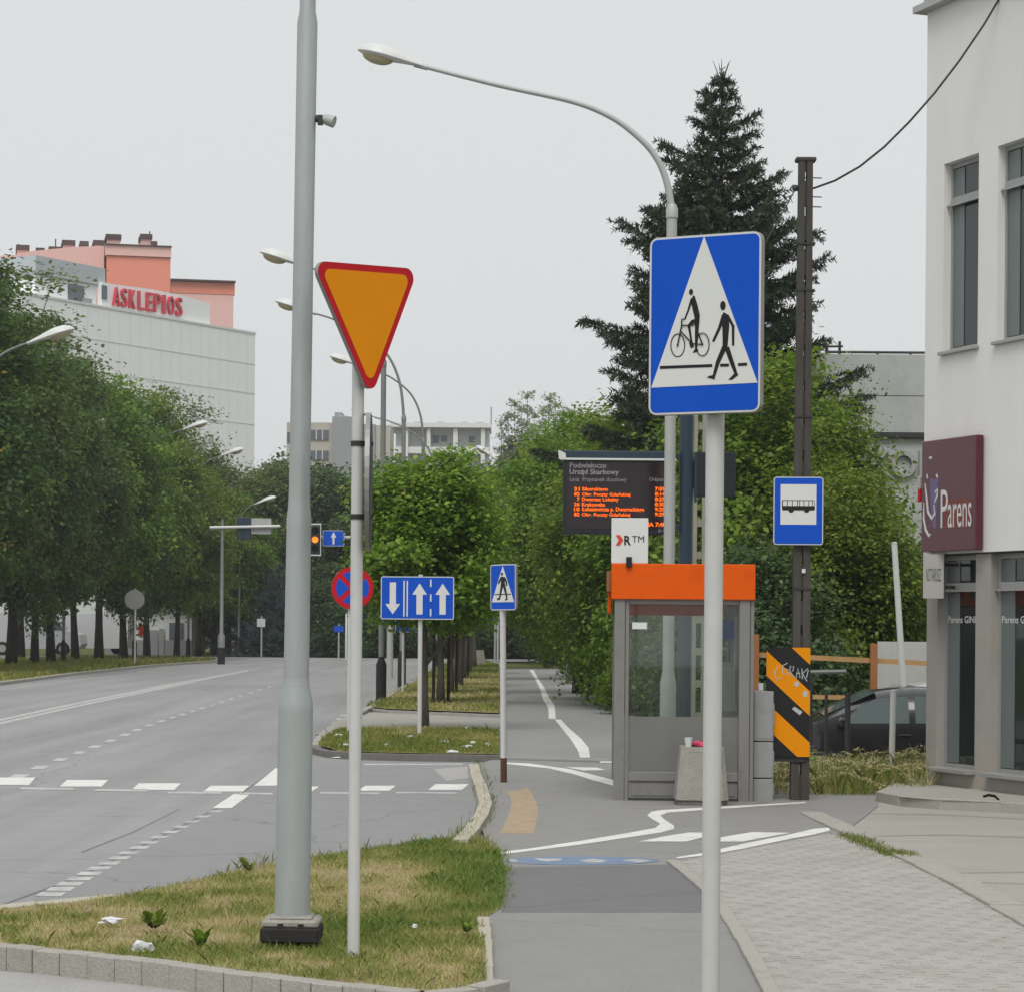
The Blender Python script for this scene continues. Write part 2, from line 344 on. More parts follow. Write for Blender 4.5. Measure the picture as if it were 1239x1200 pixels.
def thing(name, label, cat, loc=(0, 0, 0), rotz=0.0, group=None):
    o = bpy.data.objects.new(name, None); o.empty_display_size = .2; COL.objects.link(o)
    o.location = loc; o.rotation_euler = (0, 0, rotz); return tag(o, label, cat, group)
def copy_tree(o, parent=None):
    c = o.copy(); COL.objects.link(c); c.parent = parent
    for ch in list(o.children): copy_tree(ch, c)
    return c
def np_mesh(name, V, FQ, tint=None):
    me = bpy.data.meshes.new(name); nv, nf, k = len(V), len(FQ), FQ.shape[1]
    me.vertices.add(nv); me.vertices.foreach_set('co', np.ascontiguousarray(V, dtype=np.float32).ravel())
    me.loops.add(nf * k); me.loops.foreach_set('vertex_index', np.ascontiguousarray(FQ, dtype=np.int32).ravel())
    me.polygons.add(nf); me.polygons.foreach_set('loop_start', np.arange(0, nf * k, k, dtype=np.int32))
    me.update(calc_edges=True)
    if tint is not None:
        a = me.attributes.new('tint', 'FLOAT', 'FACE'); a.data.foreach_set('value', np.ascontiguousarray(tint, dtype=np.float32))
    return me
def flat_mesh(name, pts):
    """sheet through a boundary of 3-D points"""
    pts = [Vector(p) for p in pts]
    tri = tessellate_polygon([[Vector((p.x, p.y, 0)) for p in pts]])
    fs = []
    for a, b, c in tri:
        n = (pts[b] - pts[a]).cross(pts[c] - pts[a])
        fs.append((a, b, c) if n.z > 0 else (a, c, b))
    me = bpy.data.meshes.new(name); me.from_pydata([tuple(p) for p in pts], [], fs); me.update()
    return me
def sheet(name, pts, m, parent=None, kind=None):
    o = link(name, flat_mesh(name, pts), m, parent)
    if kind: o['kind'] = kind
    return o
def PP(lst, z): return [P(x, y, z) for x, y in lst]
def rounded(wd, ht, r, n=5):
    out = []
    for cx_, cz_, a0 in ((wd / 2 - r, ht / 2 - r, 0), (-wd / 2 + r, ht / 2 - r, 90), (-wd / 2 + r, -ht / 2 + r, 180), (wd / 2 - r, -ht / 2 + r, 270)):
        for k in range(n + 1):
            a = math.radians(a0 + 90 * k / n); out.append((cx_ + r * math.cos(a), cz_ + r * math.sin(a)))
    return out
def ellipse(cx_, cz_, rx, rz, n=20): return [(cx_ + rx * math.cos(2 * math.pi * k / n), cz_ + rz * math.sin(2 * math.pi * k / n)) for k in range(n)]
def stroke(pts, ws):
    """outline of a tapered stroke through 2-D points"""
    if not hasattr(ws, '__len__'): ws = [ws] * len(pts)
    l, r = [], []
    for k, p in enumerate(pts):
        a = pts[max(k - 1, 0)]; b = pts[min(k + 1, len(pts) - 1)]
        dx, dz = b[0] - a[0], b[1] - a[1]; q = math.hypot(dx, dz) or 1; nx, nz = -dz / q, dx / q
        l.append((p[0] + nx * ws[k] / 2, p[1] + nz * ws[k] / 2)); r.append((p[0] - nx * ws[k] / 2, p[1] - nz * ws[k] / 2))
    return l + r[::-1]
def ringpoly(cx_, cz_, rx, rz, wd, n=28):
    """list of small quads forming a ring"""
    out = []
    for k in range(n):
        a, b = 2 * math.pi * k / n, 2 * math.pi * (k + 1) / n
        out.append([(cx_ + rx * math.cos(a), cz_ + rz * math.sin(a)), (cx_ + rx * math.cos(b), cz_ + rz * math.sin(b)),
                    (cx_ + (rx - wd) * math.cos(b), cz_ + (rz - wd) * math.sin(b)), (cx_ + (rx - wd) * math.cos(a), cz_ + (rz - wd) * math.sin(a))])
    return out
TEXT = {}
def text_mesh(s, bold=0.0, extrude=0.0):
    key = (s, bold, extrude)
    if key not in TEXT:
        cu = bpy.data.curves.new('lettering', 'FONT'); cu.body = s; cu.size = 1; cu.offset = bold; cu.extrude = extrude; cu.resolution_u = 3
        o = bpy.data.objects.new('lettering', cu); COL.objects.link(o)
        dg = bpy.context.evaluated_depsgraph_get(); dg.update()
        me = bpy.data.meshes.new_from_object(o.evaluated_get(dg)); bpy.data.objects.remove(o); bpy.data.curves.remove(cu)
        TEXT[key] = ([tuple(v.co) for v in me.vertices], [tuple(p.vertices) for p in me.polygons]); bpy.data.meshes.remove(me)
    return TEXT[key]
def text_part(name, s, x0, x1, z0, z1, y, m, parent, bold=0.0, depth=0.0, M=None):
    """lettering fitted into a box in the local x,z plane, readable from -y"""
    vs, fs = text_mesh(s, bold, .5 if depth else 0)
    xs = [v[0] for v in vs]; ys = [v[1] for v in vs]
    ax, bx, ay, by = min(xs), max(xs), min(ys), max(ys)
    out = []
    for v in vs:
        p = (x0 + (v[0] - ax) / (bx - ax) * (x1 - x0), y - (v[2] + .5 if depth else 0) * depth, z0 + (v[1] - ay) / (by - ay) * (z1 - z0))
        out.append(M @ Vector(p) if M is not None else p)
    b = MB(); b.add(out, fs); return b.obj(name, m, parent)

# ------------------------------------------------------------------ the ground
def ground():
    xs = sorted(set([-400, -200, -120, -80, -50, -35, -25, -18, -14, -10, -6, -3, 0, 1, 1.8, 2.4, 3.0, 3.4, 3.8, 4.3, 5, 6, 8, 11, 15, 20, 30, 50, 90, 200, 400]))
    ys = sorted(set([-60, -20, 0, 5, 8, 12, 16, 20, 23, 25, 26.5, 27.5, 28.5, 29.5, 31, 33, 36, 40, 46, 55, 65, 80, 100, 120, 140, 160, 200, 280, 400, 700]))
    def z(x, y):
        f = min(1, max(0, (x - 2.6 - max(0, 30 - y) * .4) / 1.0)) * min(1, max(0, (y - 27.2) / 3.0)) * min(1, max(0, (75 - y) / 20))
        return -.05 - .52 * f
    vs = [(x, y, z(x, y)) for y in ys for x in xs]; n = len(xs)
    fs = [(j * n + i, j * n + i + 1, (j + 1) * n + i + 1, (j + 1) * n + i) for j in range(len(ys) - 1) for i in range(n - 1)]
    b = MB(); b.add(vs, fs); o = b.obj('ground', 'meadow'); o['kind'] = 'structure'
ground()

# main carriageway (level 0): left kerb line to the line of the cycle path
Lk = [(-330, 880), (-120, 848), (0, 829), (90, 817), (190, 806), (262, 801)]
left_edge = [P(x, y, 0) for x, y in Lk]
rd = [Vector((-22, 4, 0)), Vector((.02, 4, 0)), Vector((.02, 60, 0)), Vector((-.4, 118, 0)), Vector((14, 118, 0)), Vector((14, 127, 0)), Vector((-40, 127, 0)), Vector((-40, 119, 0))] + [Vector((p.x, p.y, 0)) for p in left_edge[::-1]] + [Vector((-22, 30, 0))]
road = sheet('road', rd, 'road', kind='structure')
tag(road, 'wide grey asphalt carriageway with faded white lane markings')
# darker side-road mouth between the grass islands
side = sheet('side_road_surface', PP([(330, 938), (385, 905), (612, 909), (590, 985), (560, 1014), (330, 1050), (150, 1090), (40, 1088), (270, 972)], .0012), 'road_side', road)

# cycle and foot path (level .03)
path_pts = [P(574, 1215, .03), P(580, 1110, .03), P(596, 1090, .03), P(600, 1040, .03), P(590, 1020, .03), P(578, 990, .03), P(588, 972, .03), P(574, 925, .03), P(608, 915, .03), P(606, 860, .03), P(605, 808, .03), P(690, 808, .03), P(745, 862, .03),
            P(1010, 905, .03), P(1065, 950, .03), P(1062, 975, .03), P(1012, 1014, .0295), P(834, 1050, .0295), P(880, 1098, .03), P(948, 1215, .03)]
b0 = MB()
path = sheet('cycle_path', path_pts, 'path', kind='structure'); tag(path, 'grey asphalt cycle and foot path with white lines')
sheet('asphalt_patch', PP([(606, 1049), (826, 1045), (836, 1052), (886, 1103), (607, 1103)], .0312), 'patch', path)
sheet('far_path_surface', PP([(607, 916), (606, 860), (605, 810), (689, 810), (741, 866), (760, 921)], .0312), 'path_far', path)
sheet('path_joint', PP([(606, 917), (760, 921), (760, 923), (606, 918.4)], .0318), 'patch', path)
sheet('tactile_strip', PP([(604, 1008), (610, 998), (615, 986), (619, 972), (618, 964), (612, 957), (624, 956), (638, 952.5), (645, 961), (650, 972), (651, 984), (648, 998), (645, 1008)], .0312), 'tactile', path)
# far foot strip between the islands and bottom-left footway
sheet('footway', PP([(-60, 1168), (0, 1174), (120, 1183), (260, 1196), (420, 1207), (620, 1203), (640, 1290), (-60, 1290)], .006), 'footway', kind='structure')
sheet('crossing_footway', PP([(380, 888), (440, 861), (606, 868), (606, 885), (420, 884)], .02), 'apron', kind='structure')

# painted markings on the road (children of the road)
def mark(px, m='paint', z=.0030, parent=None, name='road_marking'):
    sheet(name, PP(px, z), m, parent or road)
rnd = random.Random(4)
# double line on the far side of the centre
def line_px(pts, w0, w1, m, z, parent, name):
    n = len(pts); up, dn = [], []
    for k, (x, y) in enumerate(pts):
        wd = w0 + (w1 - w0) * k / (n - 1); up.append((x, y - wd / 2)); dn.append((x, y + wd / 2))
    sheet(name, PP(up + dn[::-1], z), m, parent)
line_px([(-60, 884), (0, 870.5), (60, 857.5), (120, 845), (200, 829), (236, 822)], 3.0, 1.2, 'paint_worn', .0015, road, 'centre_line')
line_px([(-60, 888.5), (0, 874.5), (60, 861), (120, 848), (200, 831.2), (236, 824)], 3.0, 1.2, 'paint_worn', .0015, road, 'centre_line')
line_px([(236, 823), (262, 818), (300, 811)], 2.0, 1.2, 'paint_worn', .0015, road, 'centre_line')
for (x, y, wd, ht) in [(24, 938, 20, 4), (48, 928, 17, 4.2), (73, 918.5, 15, 3.8), (96, 910, 12, 3), (115, 903, 14, 3.4), (134, 895.5, 11, 3), (151, 888.5, 11, 3), (166, 882.5, 10, 2.6), (181, 877, 9, 2.2), (195, 872, 9, 2.4), (209, 867.5, 7, 2), (221, 864, 8, 2), (233, 860, 6, 1.8), (245, 856.2, 6, 1.8), (257, 852.4, 5, 1.6), (268, 848.8, 5, 1.6), (280, 845, 5, 1.5), (291, 841.4, 4, 1.4), (303, 837.6, 4, 1.4), (314, 834, 4, 1.4), (326, 830.4, 4, 1.3)]:
    mark([(x - wd * .5 + ht, y - ht / 2), (x + wd * .5 + ht, y - ht / 2), (x + wd * .5 - ht, y + ht / 2), (x - wd * .5 - ht, y + ht / 2)], 'paint_worn', name='lane_dash')
for x0, x1, y0, y1 in [(-70, -15, 938, 946), (-10, 40, 940, 949), (76, 128, 943, 951), (163, 216, 947, 955), (250, 299, 950, 957), (345, 383, 951, 956.5), (437, 476, 950, 956), (522, 564, 948, 955)]:
    mark([(x0 + 5, y0), (x1 + 3, y0), (x1 - 5, y1), (x0 - 4, y1)], name='crossing_bar')
for x0, x1, y0, y1 in [(24, 89, 952, 954.6), (115, 179, 954, 956.6), (203, 268, 957, 959.4), (290, 330, 958.2, 960.4), (387, 459, 957.6, 959.6), (479, 553, 957.4, 959.2)]:
    mark([(x0, y0), (x1, y0 + .6), (x1, y1 + .4), (x0, y1)], 'paint_worn', name='crossing_line')
mark([(283, 960), (303, 960), (280, 977), (257, 977)], name='give_way_mark')
mark([(333, 929), (352, 929), (342, 941), (334, 950), (307, 950), (322, 938)], name='give_way_mark')
mark([(440, 923.6), (560, 923.2), (560, 924.8), (440, 925.2)], 'paint_worn', name='crossing_line')
for k in range(17):       # ladder of short bars along the kerb side
    t = k / 16.0; x = 262 + (62 - 262) * (t ** .92); y = 981 + (1081 - 981) * (t ** 1.0)
    wd = 15 + 17 * t; ht = 2.2 + 2.6 * t
    mark([(x - wd / 2 + 4, y - ht / 2), (x + wd / 2 + 3, y - ht / 2), (x + wd / 2 - 4, y + ht / 2), (x - wd / 2 - 4, y + ht / 2)], 'paint_worn', name='ladder_bar')
for k in range(6):
    t = k / 5.0; x = 398 + 22 * t; y = 887 - 22 * t
    mark([(x - 9 + 2, y - 1.3 + .4 * t), (x + 7, y - 1.3 + .4 * t), (x + 5, y + 1.0), (x - 10, y + 1.0)], 'paint_worn', name='ladder_bar')
sheet('tar_seam', PP([(0, 1094), (95, 1060), (180, 1018), (262, 977), (300, 953), (331, 930), (332.5, 930.4), (301.2, 953.6), (263, 978), (181, 1019.2), (96, 1061.4), (0, 1095.6)], .0020), 'patch', road)
sheet('tar_seam', PP([(98, 1030), (160, 1006), (217, 978), (218, 978.4), (161, 1007), (99, 1031.2)], .0012), 'patch', road)
# manhole-like pale repair by the kerb
sheet('pale_repair', PP([(525, 930), (565, 927), (572, 940), (540, 944)], .0020), 'footway', road)

# markings on the path
def pmark(px, m='paint', name='path_marking', z=.0324): sheet(name, PP(px, z), m, path)
pmark([(600, 1030.5), (640, 1026), (700, 1017), (760, 1007), (793, 1001), (799, 996), (790, 991), (783, 986), (788, 981.5), (800, 979.4), (850, 976.5), (975, 969.5), (975, 971), (850, 979.4), (808, 982.6), (799, 986), (803, 990), (815, 998), (816, 1002), (800, 1006.5), (760, 1012.5), (700, 1021.5), (640, 1029), (600, 1034)], name='boundary_line')
pmark([(772, 1017.5), (830, 1017.5), (872, 1007), (833, 1006.5), (805, 1011)], name='crossing_bar')
pmark([(846, 1017.5), (898, 1017.5), (957, 1007), (910, 1006), (880, 1011)], name='crossing_bar')
pmark([(818, 1036.5), (850, 1031.4), (900, 1020), (950, 1010), (985, 1002), (1003, 1000.6), (1004, 1004.4), (985, 1009), (950, 1015.5), (900, 1026), (855, 1034), (820, 1038)], name='boundary_line')
pmark([(612, 922), (640, 923), (690, 930), (715, 936), (742, 943), (742, 950), (716, 943), (694, 936), (664, 929), (612, 923.6)], name='boundary_line')
pmark([(684, 927.5), (722, 928), (733, 931), (706, 931.5)], name='crossing_bar')
pmark([(726, 920.6), (745, 920.6), (745, 922.2), (726, 922.2)], name='crossing_bar')
pmark([(640.5, 810), (645.5, 810), (653, 823), (659, 832), (664, 843), (671, 853), (672.5, 869), (664, 869), (663.5, 856), (657, 846), (654, 834), (648, 822)], name='boundary_line', z=.0326)
pmark([(671.5, 870), (678.5, 870), (689, 881), (703, 893), (712, 904), (714, 916), (702, 916), (699, 907), (690, 893), (681, 882)], name='boundary_line', z=.0326)
sign_el = [(702 + 95 * math.cos(a), 1040.6 + 5.2 * math.sin(a)) for a in [2 * math.pi * k / 30 for k in range(30)]]
sheet('blue_ground_sign', PP([(x, y) for x, y in sign_el], .0320), 'paint_blue', path)
for q in ([(615, 1039.5), (622, 1038.6), (628, 1041), (619, 1042)], [(646, 1037.6), (662, 1038.4), (680, 1038), (678, 1040.4), (662, 1041.5), (652, 1040)], [(700, 1040.6), (716, 1038.4), (735, 1040), (728, 1042.4), (712, 1042.6)], [(752, 1040), (770, 1038.6), (790, 1040.4), (772, 1042.6)]):
    pmark(q, 'paint_worn', name='ground_sign_symbol', z=.0330)

# ------------------------------------------------------------------ kerbs: rows of stones
STONES = {}
def kerb(label, pts, wd, h0, h1, ln, m='kerb', side=1, gap=.004):
    """row of separate kerb stones along a ground polyline; side shifts the width to the left (+1) or right (-1)"""
    root = thing('kerb', label, None); root['kind'] = 'structure'
    L_ = [0.0]
    for a, b in zip(pts, pts[1:]): L_.append(L_[-1] + (b - a).length)
    n = max(1, round(L_[-1] / ln)); sl = L_[-1] / n
    def pt(s):
        for k in range(len(pts) - 1):
            if s <= L_[k + 1] + 1e-9: return pts[k].lerp(pts[k + 1], (s - L_[k]) / max(1e-9, L_[k + 1] - L_[k]))
        return pts[-1]
    key = (round(sl, 3), wd, h0, h1, m)
    for k in range(n):
        a, b = pt(k * sl), pt((k + 1) * sl); c = (a + b) / 2; d = (b - a)
        if key not in STONES:
            q = MB(); q.box(-sl / 2 + gap / 2, sl / 2 - gap / 2, 0 if side > 0 else -wd, wd if side > 0 else 0, h0, h1, bev=.005)
            me = bpy.data.meshes.new('kerb_stone'); me.from_pydata(q.v, [], q.f); me.update(); me.materials.append(MATS[m]); STONES[key] = me
        o = bpy.data.objects.new('kerb_stone', STONES[key]); COL.objects.link(o); o.parent = root
        o.location = (c.x, c.y, c.z + rnd.uniform(-.004, .004)); o.rotation_euler = (rnd.uniform(-.01, .01), rnd.uniform(-.008, .008), math.atan2(d.y, d.x) + rnd.uniform(-.012, .012))
    return root
near_front = [P(x, y, .12) for x, y in [(-70, 1126), (0, 1139), (70, 1147), (140, 1154), (220, 1163), (300, 1173), (380, 1183), (450, 1191), (510, 1197)]]
kerb('curved grey kerb stones along the front of the near grass island', near_front, .10, -.14, 0, .175, side=-1)
corner = [P(x, y, .12) for x, y in [(512, 1197), (545, 1195), (575, 1190), (597, 1184)]]
kerb('pale kerb stones round the right corner of the near grass island', corner, .09, -.14, 0, .2, 'kerb', side=-1)
kerb('pale kerb edging between the near grass island and the cycle path', [P(597, 1186, .075), P(596, 1140, .075), P(592, 1107, .075)], .07, -.1, 0, .5, 'kerb_pale', side=1)
kerb('yellowish kerb stones curving round the end of the side road', [P(x, y, .08) for x, y in [(548, 1014), (560, 1003), (574, 984), (580, 970), (575, 950), (569, 935), (567, 924)]], .12, -.1, 0, .32, 'kerb_pale', side=-1)
kerb('dark low kerb stones along the front of the far grass island', [P(x, y, .09) for x, y in [(372, 902), (385, 906), (405, 909.5), (450, 911), (520, 912.5), (606, 913)]], .10, -.12, 0, .6, 'kerb_dark', side=1)
kerb('kerb stones along the treed verge across the road', [Vector((p.x, p.y, .09)) for p in left_edge], .15, -.12, 0, 1.0, 'kerb', side=1)
kerb('kerb stones along the road edge of the tree strip', [P(x, y, .08) for x, y in [(430, 861), (446, 853), (470, 838), (500, 822), (527, 808)]], .14, -.1, 0, 1.0, 'kerb', side=-1)
kerb('concrete edging between the cycle path and the paved footway', [P(x, y, .05) for x, y in [(820, 1040), (850, 1062), (884, 1097), (915, 1145), (950, 1208)]], .08, -.05, 0, .7, 'kerb', side=-1)
kerb('low drain kerb between the paved footway and the forecourt', [P(x, y, .05) for x, y in [(968, 981), (1000, 997), (1035, 1012), (1085, 1034), (1130, 1056), (1180, 1083), (1239, 1118), (1310, 1160)]], .20, -.05, 0, .8, 'kerb', side=1)
kerb('edging stones where the near grass island meets the road', [P(x, y, .05) for x, y in [(-60, 1100), (0, 1093), (70, 1087), (135, 1080)]], .14, -.05, 0, .5, 'kerb_pale', side=-1)
kerb('stone setts at the tip of the far grass island', [P(x, y, .05) for x, y in [(376, 900), (382, 891), (400, 876), (418, 866)]], .30, -.05, 0, .35, 'kerb', side=-1)
kerb('pale edging along the front of the tree strip', [P(x, y, .06) for x, y in [(440, 856), (470, 859), (520, 861), (606, 864)]], .10, -.06, 0, .7, 'kerb', side=1)

# forecourt, paved footway with separate interlocking pavers
sheet('forecourt', PP([(1062, 955), (1062, 972), (1003, 998), (1035, 1012), (1130, 1056), (1239, 1118), (1330, 1172), (1500, 1150), (1500, 990), (1200, 950)], .024), 'apron', kind='structure')
pav_px = [(832, 1044), (1003, 1010), (1033, 1018), (1128, 1060), (1178, 1087), (1238, 1122), (1310, 1164), (1330, 1230), (962, 1230), (922, 1150), (888, 1098)]
pav_poly = [P(x, y, .03) for x, y in pav_px]
pav = sheet('pavement', [P(x, y, .0296) for x, y in [(818, 1043), (1003, 1008), (1040, 1015), (1140, 1060), (1190, 1087), (1250, 1122), (1330, 1164), (1340, 1230), (940, 1230), (905, 1150), (870, 1098)]], 'joint', kind='structure'); tag(pav, 'pale interlocking concrete block paving beside the path')
def inside(x, y, poly):
    c = False; n = len(poly)
    for i in range(n):
        a, b = poly[i], poly[(i + 1) % n]
        if (a[1] > y) != (b[1] > y) and x < (b[0] - a[0]) * (y - a[1]) / (b[1] - a[1]) + a[0]: c = not c
    return c
def pavers():
    Lx, Ly = .20, .165; c_ = .025; hw = Lx / 2 - .0025; hh = Ly / 2 - .0025
    # I-shaped interlocking block
    out = [(-hw - c_, -hh), (-hw + c_ * 2.0, -hh), (-hw + c_ * 3, -hh + c_), (hw - c_ * 3, -hh + c_), (hw - c_ * 2, -hh), (hw + c_, -hh), (hw + c_, -hh * .45), (hw - c_, -hh * .2), (hw - c_, hh * .2), (hw + c_, hh * .45),
           (hw + c_, hh), (hw - c_ * 2, hh), (hw - c_ * 3, hh + c_), (-hw + c_ * 3, hh + c_), (-hw + c_ * 2, hh), (-hw - c_, hh), (-hw - c_, hh * .45), (-hw + c_, hh * .2), (-hw + c_, -hh * .2), (-hw - c_, -hh * .45)]
    out = [(x * .86, y) for x, y in out]
    mes = []
    for m in ('paver', 'paver_b'):
        q = MB(); n = len(out)
        vs = [(x * .985, y * .985, .0028) for x, y in out] + [(x, y, .0016) for x, y in out] + [(x, y, -.02) for x, y in out]
        fs = [tuple(range(n))] + [(n + i, n + (i + 1) % n, (i + 1) % n, i) for i in range(n)] + [(2 * n + i, 2 * n + (i + 1) % n, n + (i + 1) % n, n + i) for i in range(n)]
        q.add(vs, fs); me = bpy.data.meshes.new('paver'); me.from_pydata(q.v, [], q.f); me.update(); me.materials.append(MATS[m]); mes.append(me)
    spots = []; poly = [(p.x, p.y) for p in pav_poly]; ang = math.radians(4); ca, sa = math.cos(ang), math.sin(ang)
    for j in range(-10, 110):
        for i in range(-20, 40):
            lx = i * Lx + (Lx / 2 if j % 2 else 0); ly = j * Ly
            x = .9 + lx * ca - ly * sa; y = 9.0 + lx * sa + ly * ca
            if inside(x, y, poly): spots.append((x, y))
    def vis(x, y):
        px = CX + x / y * F; return 0 if 870 < px < 1250 and y > 11.3 else 1
    spots.sort(key=lambda p: (vis(*p), p[1]))
    r = random.Random(8); rest = MB(); restb = MB()
    src = [[tuple(v.co) for v in mes[0].vertices], [tuple(p.vertices) for p in mes[0].polygons]]
    for k, (x, y) in enumerate(spots):
        z = .03 + r.uniform(-.0008, .0008)
        if k < 290:
            o = bpy.data.objects.new('paver', mes[r.random() < .35]); COL.objects.link(o); o.parent = pav; o.location = (x, y, z); o.rotation_euler = (r.uniform(-.003, .003), r.uniform(-.003, .003), ang)
        else:
            M = Matrix.Translation((x, y, z)) @ Matrix.Rotation(ang, 4, 'Z')
            rest.add([M @ Vector(v) for v in src[0]], src[1])
    if rest.v: o = rest.obj('paver_field', 'paver', pav); o['kind'] = 'stuff'
pavers()
# thin cracks / joints in the forecourt
for q in ([(1045, 1010.5), (1150, 1009), (1239, 1012), (1239, 1012.8), (1150, 1010), (1045, 1011.5)], [(1150, 1055), (1239, 1054), (1239, 1055.4), (1150, 1056)], [(1170, 1066), (1239, 1068), (1239, 1069), (1170, 1067)], [(1030, 983), (1130, 984.5), (1239, 990), (1239, 990.7), (1130, 985.3), (1030, 983.8)]):
    sheet('forecourt_joint', PP(q, .0252), 'crack', bpy.data.objects['forecourt'])

# ------------------------------------------------------------------ grass islands
def poly_sample(me, n, rng):
    V = np.array([v.co[:] for v in me.vertices]); T = np.array([p.vertices[:] for p in me.polygons])
    A, B, C = V[T[:, 0]], V[T[:, 1]], V[T[:, 2]]
    ar = np.linalg.norm(np.cross(B - A, C - A), axis=1) / 2
    idx = rng.choice(len(T), n, p=ar / ar.sum()); u = rng.random((n, 1)); v = rng.random((n, 1)); f = (u + v) > 1; u = np.where(f, 1 - u, u); v = np.where(f, 1 - v, v)
    return A[idx] + (B[idx] - A[idx]) * u + (C[idx] - A[idx]) * v, ar.sum()
def vnoise(x, y, seed, sc):
    """cheap smooth value noise in 2-D"""
    r = np.random.default_rng(seed); G = r.random((64, 64)); X = x / sc + 100.3; Y = y / sc + 100.7
    i = np.floor(X).astype(int); j = np.floor(Y).astype(int); fx = X - i; fy = Y - j; fx = fx * fx * (3 - 2 * fx); fy = fy * fy * (3 - 2 * fy)
    g = lambda a, b: G[a % 64, b % 64]
    return (g(i, j) * (1 - fx) + g(i + 1, j) * fx) * (1 - fy) + (g(i, j + 1) * (1 - fx) + g(i + 1, j + 1) * fx) * fy
def blades(name, pts, h, wd, tint, rng, m, parent=None, lean=.5):
    n = len(pts); a = rng.random(n) * 2 * np.pi; hh = h * (0.5 + rng.random(n)); d = np.stack([np.cos(a), np.sin(a), np.zeros(n)], 1); ld = rng.random(n) * 2 * np.pi
    s = np.stack([np.cos(ld), np.sin(ld), np.zeros(n)], 1) * (rng.random(n) * lean * hh)[:, None]
    w2 = d * (wd * (.6 + .8 * rng.random(n)))[:, None] / 2
    up = np.zeros((n, 3)); up[:, 2] = hh
    p0 = pts - w2; p1 = pts + w2; m0 = pts + up * .55 + s * .35
    V = np.stack([p0, p1, m0 + w2 * .8, pts + up * .95 + s, m0 - w2 * .8], 1).reshape(-1, 3)
    Fq = (np.arange(n)[:, None] * 5 + np.array([0, 1, 2, 3, 4])[None, :])
    me = np_mesh(name, V, Fq, tint); return link(name, me, m, parent)
rngg = np.random.default_rng(11)
def island(label, pts, nblade, h, wd, m, seed, dry=.5, sc=.7):
    me = flat_mesh('grass_bank', pts); o = link('grass_bank', me, 'soil'); o['kind'] = 'structure'; o['label'] = label
    Q, ar = poly_sample(me, nblade, rngg)
    nz = vnoise(Q[:, 0], Q[:, 1] / 2.6, seed, sc) * .55 + vnoise(Q[:, 0], Q[:, 1] / 1.6, seed + 1, sc * .3) * .45
    keep = rngg.random(len(Q)) < np.clip(1.45 - 1.5 * nz, .12, 1)
    Q, nz = Q[keep], nz[keep]
    tint = np.clip((nz - .5) * 2.0 + dry + rngg.normal(0, .20, len(Q)), 0, 1)
    hh = h * (1.25 - .75 * np.clip(nz, 0, 1))
    hh = hh * np.exp(rngg.normal(0, .35, len(Q)))
    b = blades('grass', Q, hh, wd, tint, rngg, m, lean=1.1); b['kind'] = 'stuff'; b['label'] = label.replace('bank', 'grass'); b['category'] = 'grass'
    return o
near_isl = [(p.x, p.y, .115) for p in [P(x, y, .115) for x, y in [(-70, 1127), (0, 1140), (70, 1148), (140, 1155), (220, 1164), (300, 1174), (380, 1184), (450, 1192), (512, 1198), (560, 1195), (588, 1187)]]]
near_isl += [tuple(P(x, y, z)) for x, y, z in [(587, 1145, .08), (585, 1111, .0335), (606, 1098, .0325), (611, 1060, .033), (604, 1030, .034), (588, 1016, .04), (552, 1012, .05), (500, 1020, .05), (440, 1028, .05), (380, 1036, .05), (320, 1046, .05), (230, 1066, .05), (150, 1083, .05), (60, 1094, .05), (-70, 1106, .05)]]
island('patchy half dry grass bank beside the large lamp post', near_isl, 150000, .026, .0042, 'grass_mix', 3, .50)
far_isl = [tuple(P(x, y, .085)) for x, y in [(384, 900), (410, 908), (450, 909.5), (520, 911), (604, 911.5), (604, 884), (560, 880), (500, 879), (440, 880), (412, 881), (396, 889)]]
island('small mown grass bank between the side road and the crossing footway', far_isl, 36000, .035, .010, 'grass_far', 5, .48, 1.2)
strip = [tuple(P(x, y, .065)) for x, y in [(442, 854), (470, 857), (520, 859), (604, 862), (604, 830), (603, 804), (580, 797), (548, 799), (530, 807), (503, 822), (474, 838), (450, 851)]]
island('long mown grass bank under the row of street trees', strip, 42000, .05, .024, 'grass_far', 7, .45, 3)
verge = [(p.x - .3, p.y + .3, .07) for p in left_edge] + [tuple(P(x, y, .07)) for x, y in [(262, 797), (150, 795), (60, 796), (-60, 800), (-330, 820)]]
island('shaded grass bank under the roadside trees', verge, 40000, .09, .05, 'grass_far', 9, .35, 5)
# dark green broadleaf weeds in the near bank, thin grass fringe along kerbs
def fringe(name, label, pxs, n, h, wd, m, z, spread=.06, dry=.2):
    Q = []
    for k in range(n):
        i = rnd.randrange(len(pxs) - 1); t = rnd.random(); a, b = pxs[i], pxs[i + 1]
        p = P(a[0] + (b[0] - a[0]) * t, a[1] + (b[1] - a[1]) * t, z); Q.append((p.x + rnd.gauss(0, spread), p.y + rnd.gauss(0, spread * 2), z))
    Q = np.array(Q); t = np.clip(dry + rngg.normal(0, .2, n), 0, 1)
    o = blades(name, Q, np.full(n, h), wd, t, rngg, m, lean=.9); tag(o, label, 'grass', kind='stuff')
fringe('grass_fringe', 'green grass spilling over the yellowish kerb', [(575, 921), (584, 950), (590, 972), (580, 995), (552, 1014)], 420, .06, .006, 'grass_mix', .04, .05)
fringe('grass_tuft', 'green grass tuft growing from the forecourt joint', [(1028, 1012), (1050, 1022), (1075, 1033), (1102, 1037)], 1300, .04, .006, 'grass_mix', .03, .05)
fringe('grass_tuft', 'grass hanging over the right edge of the near bank', [(606, 1028), (610, 1060), (604, 1098)], 700, .03, .004, 'grass_mix', .05, .03)
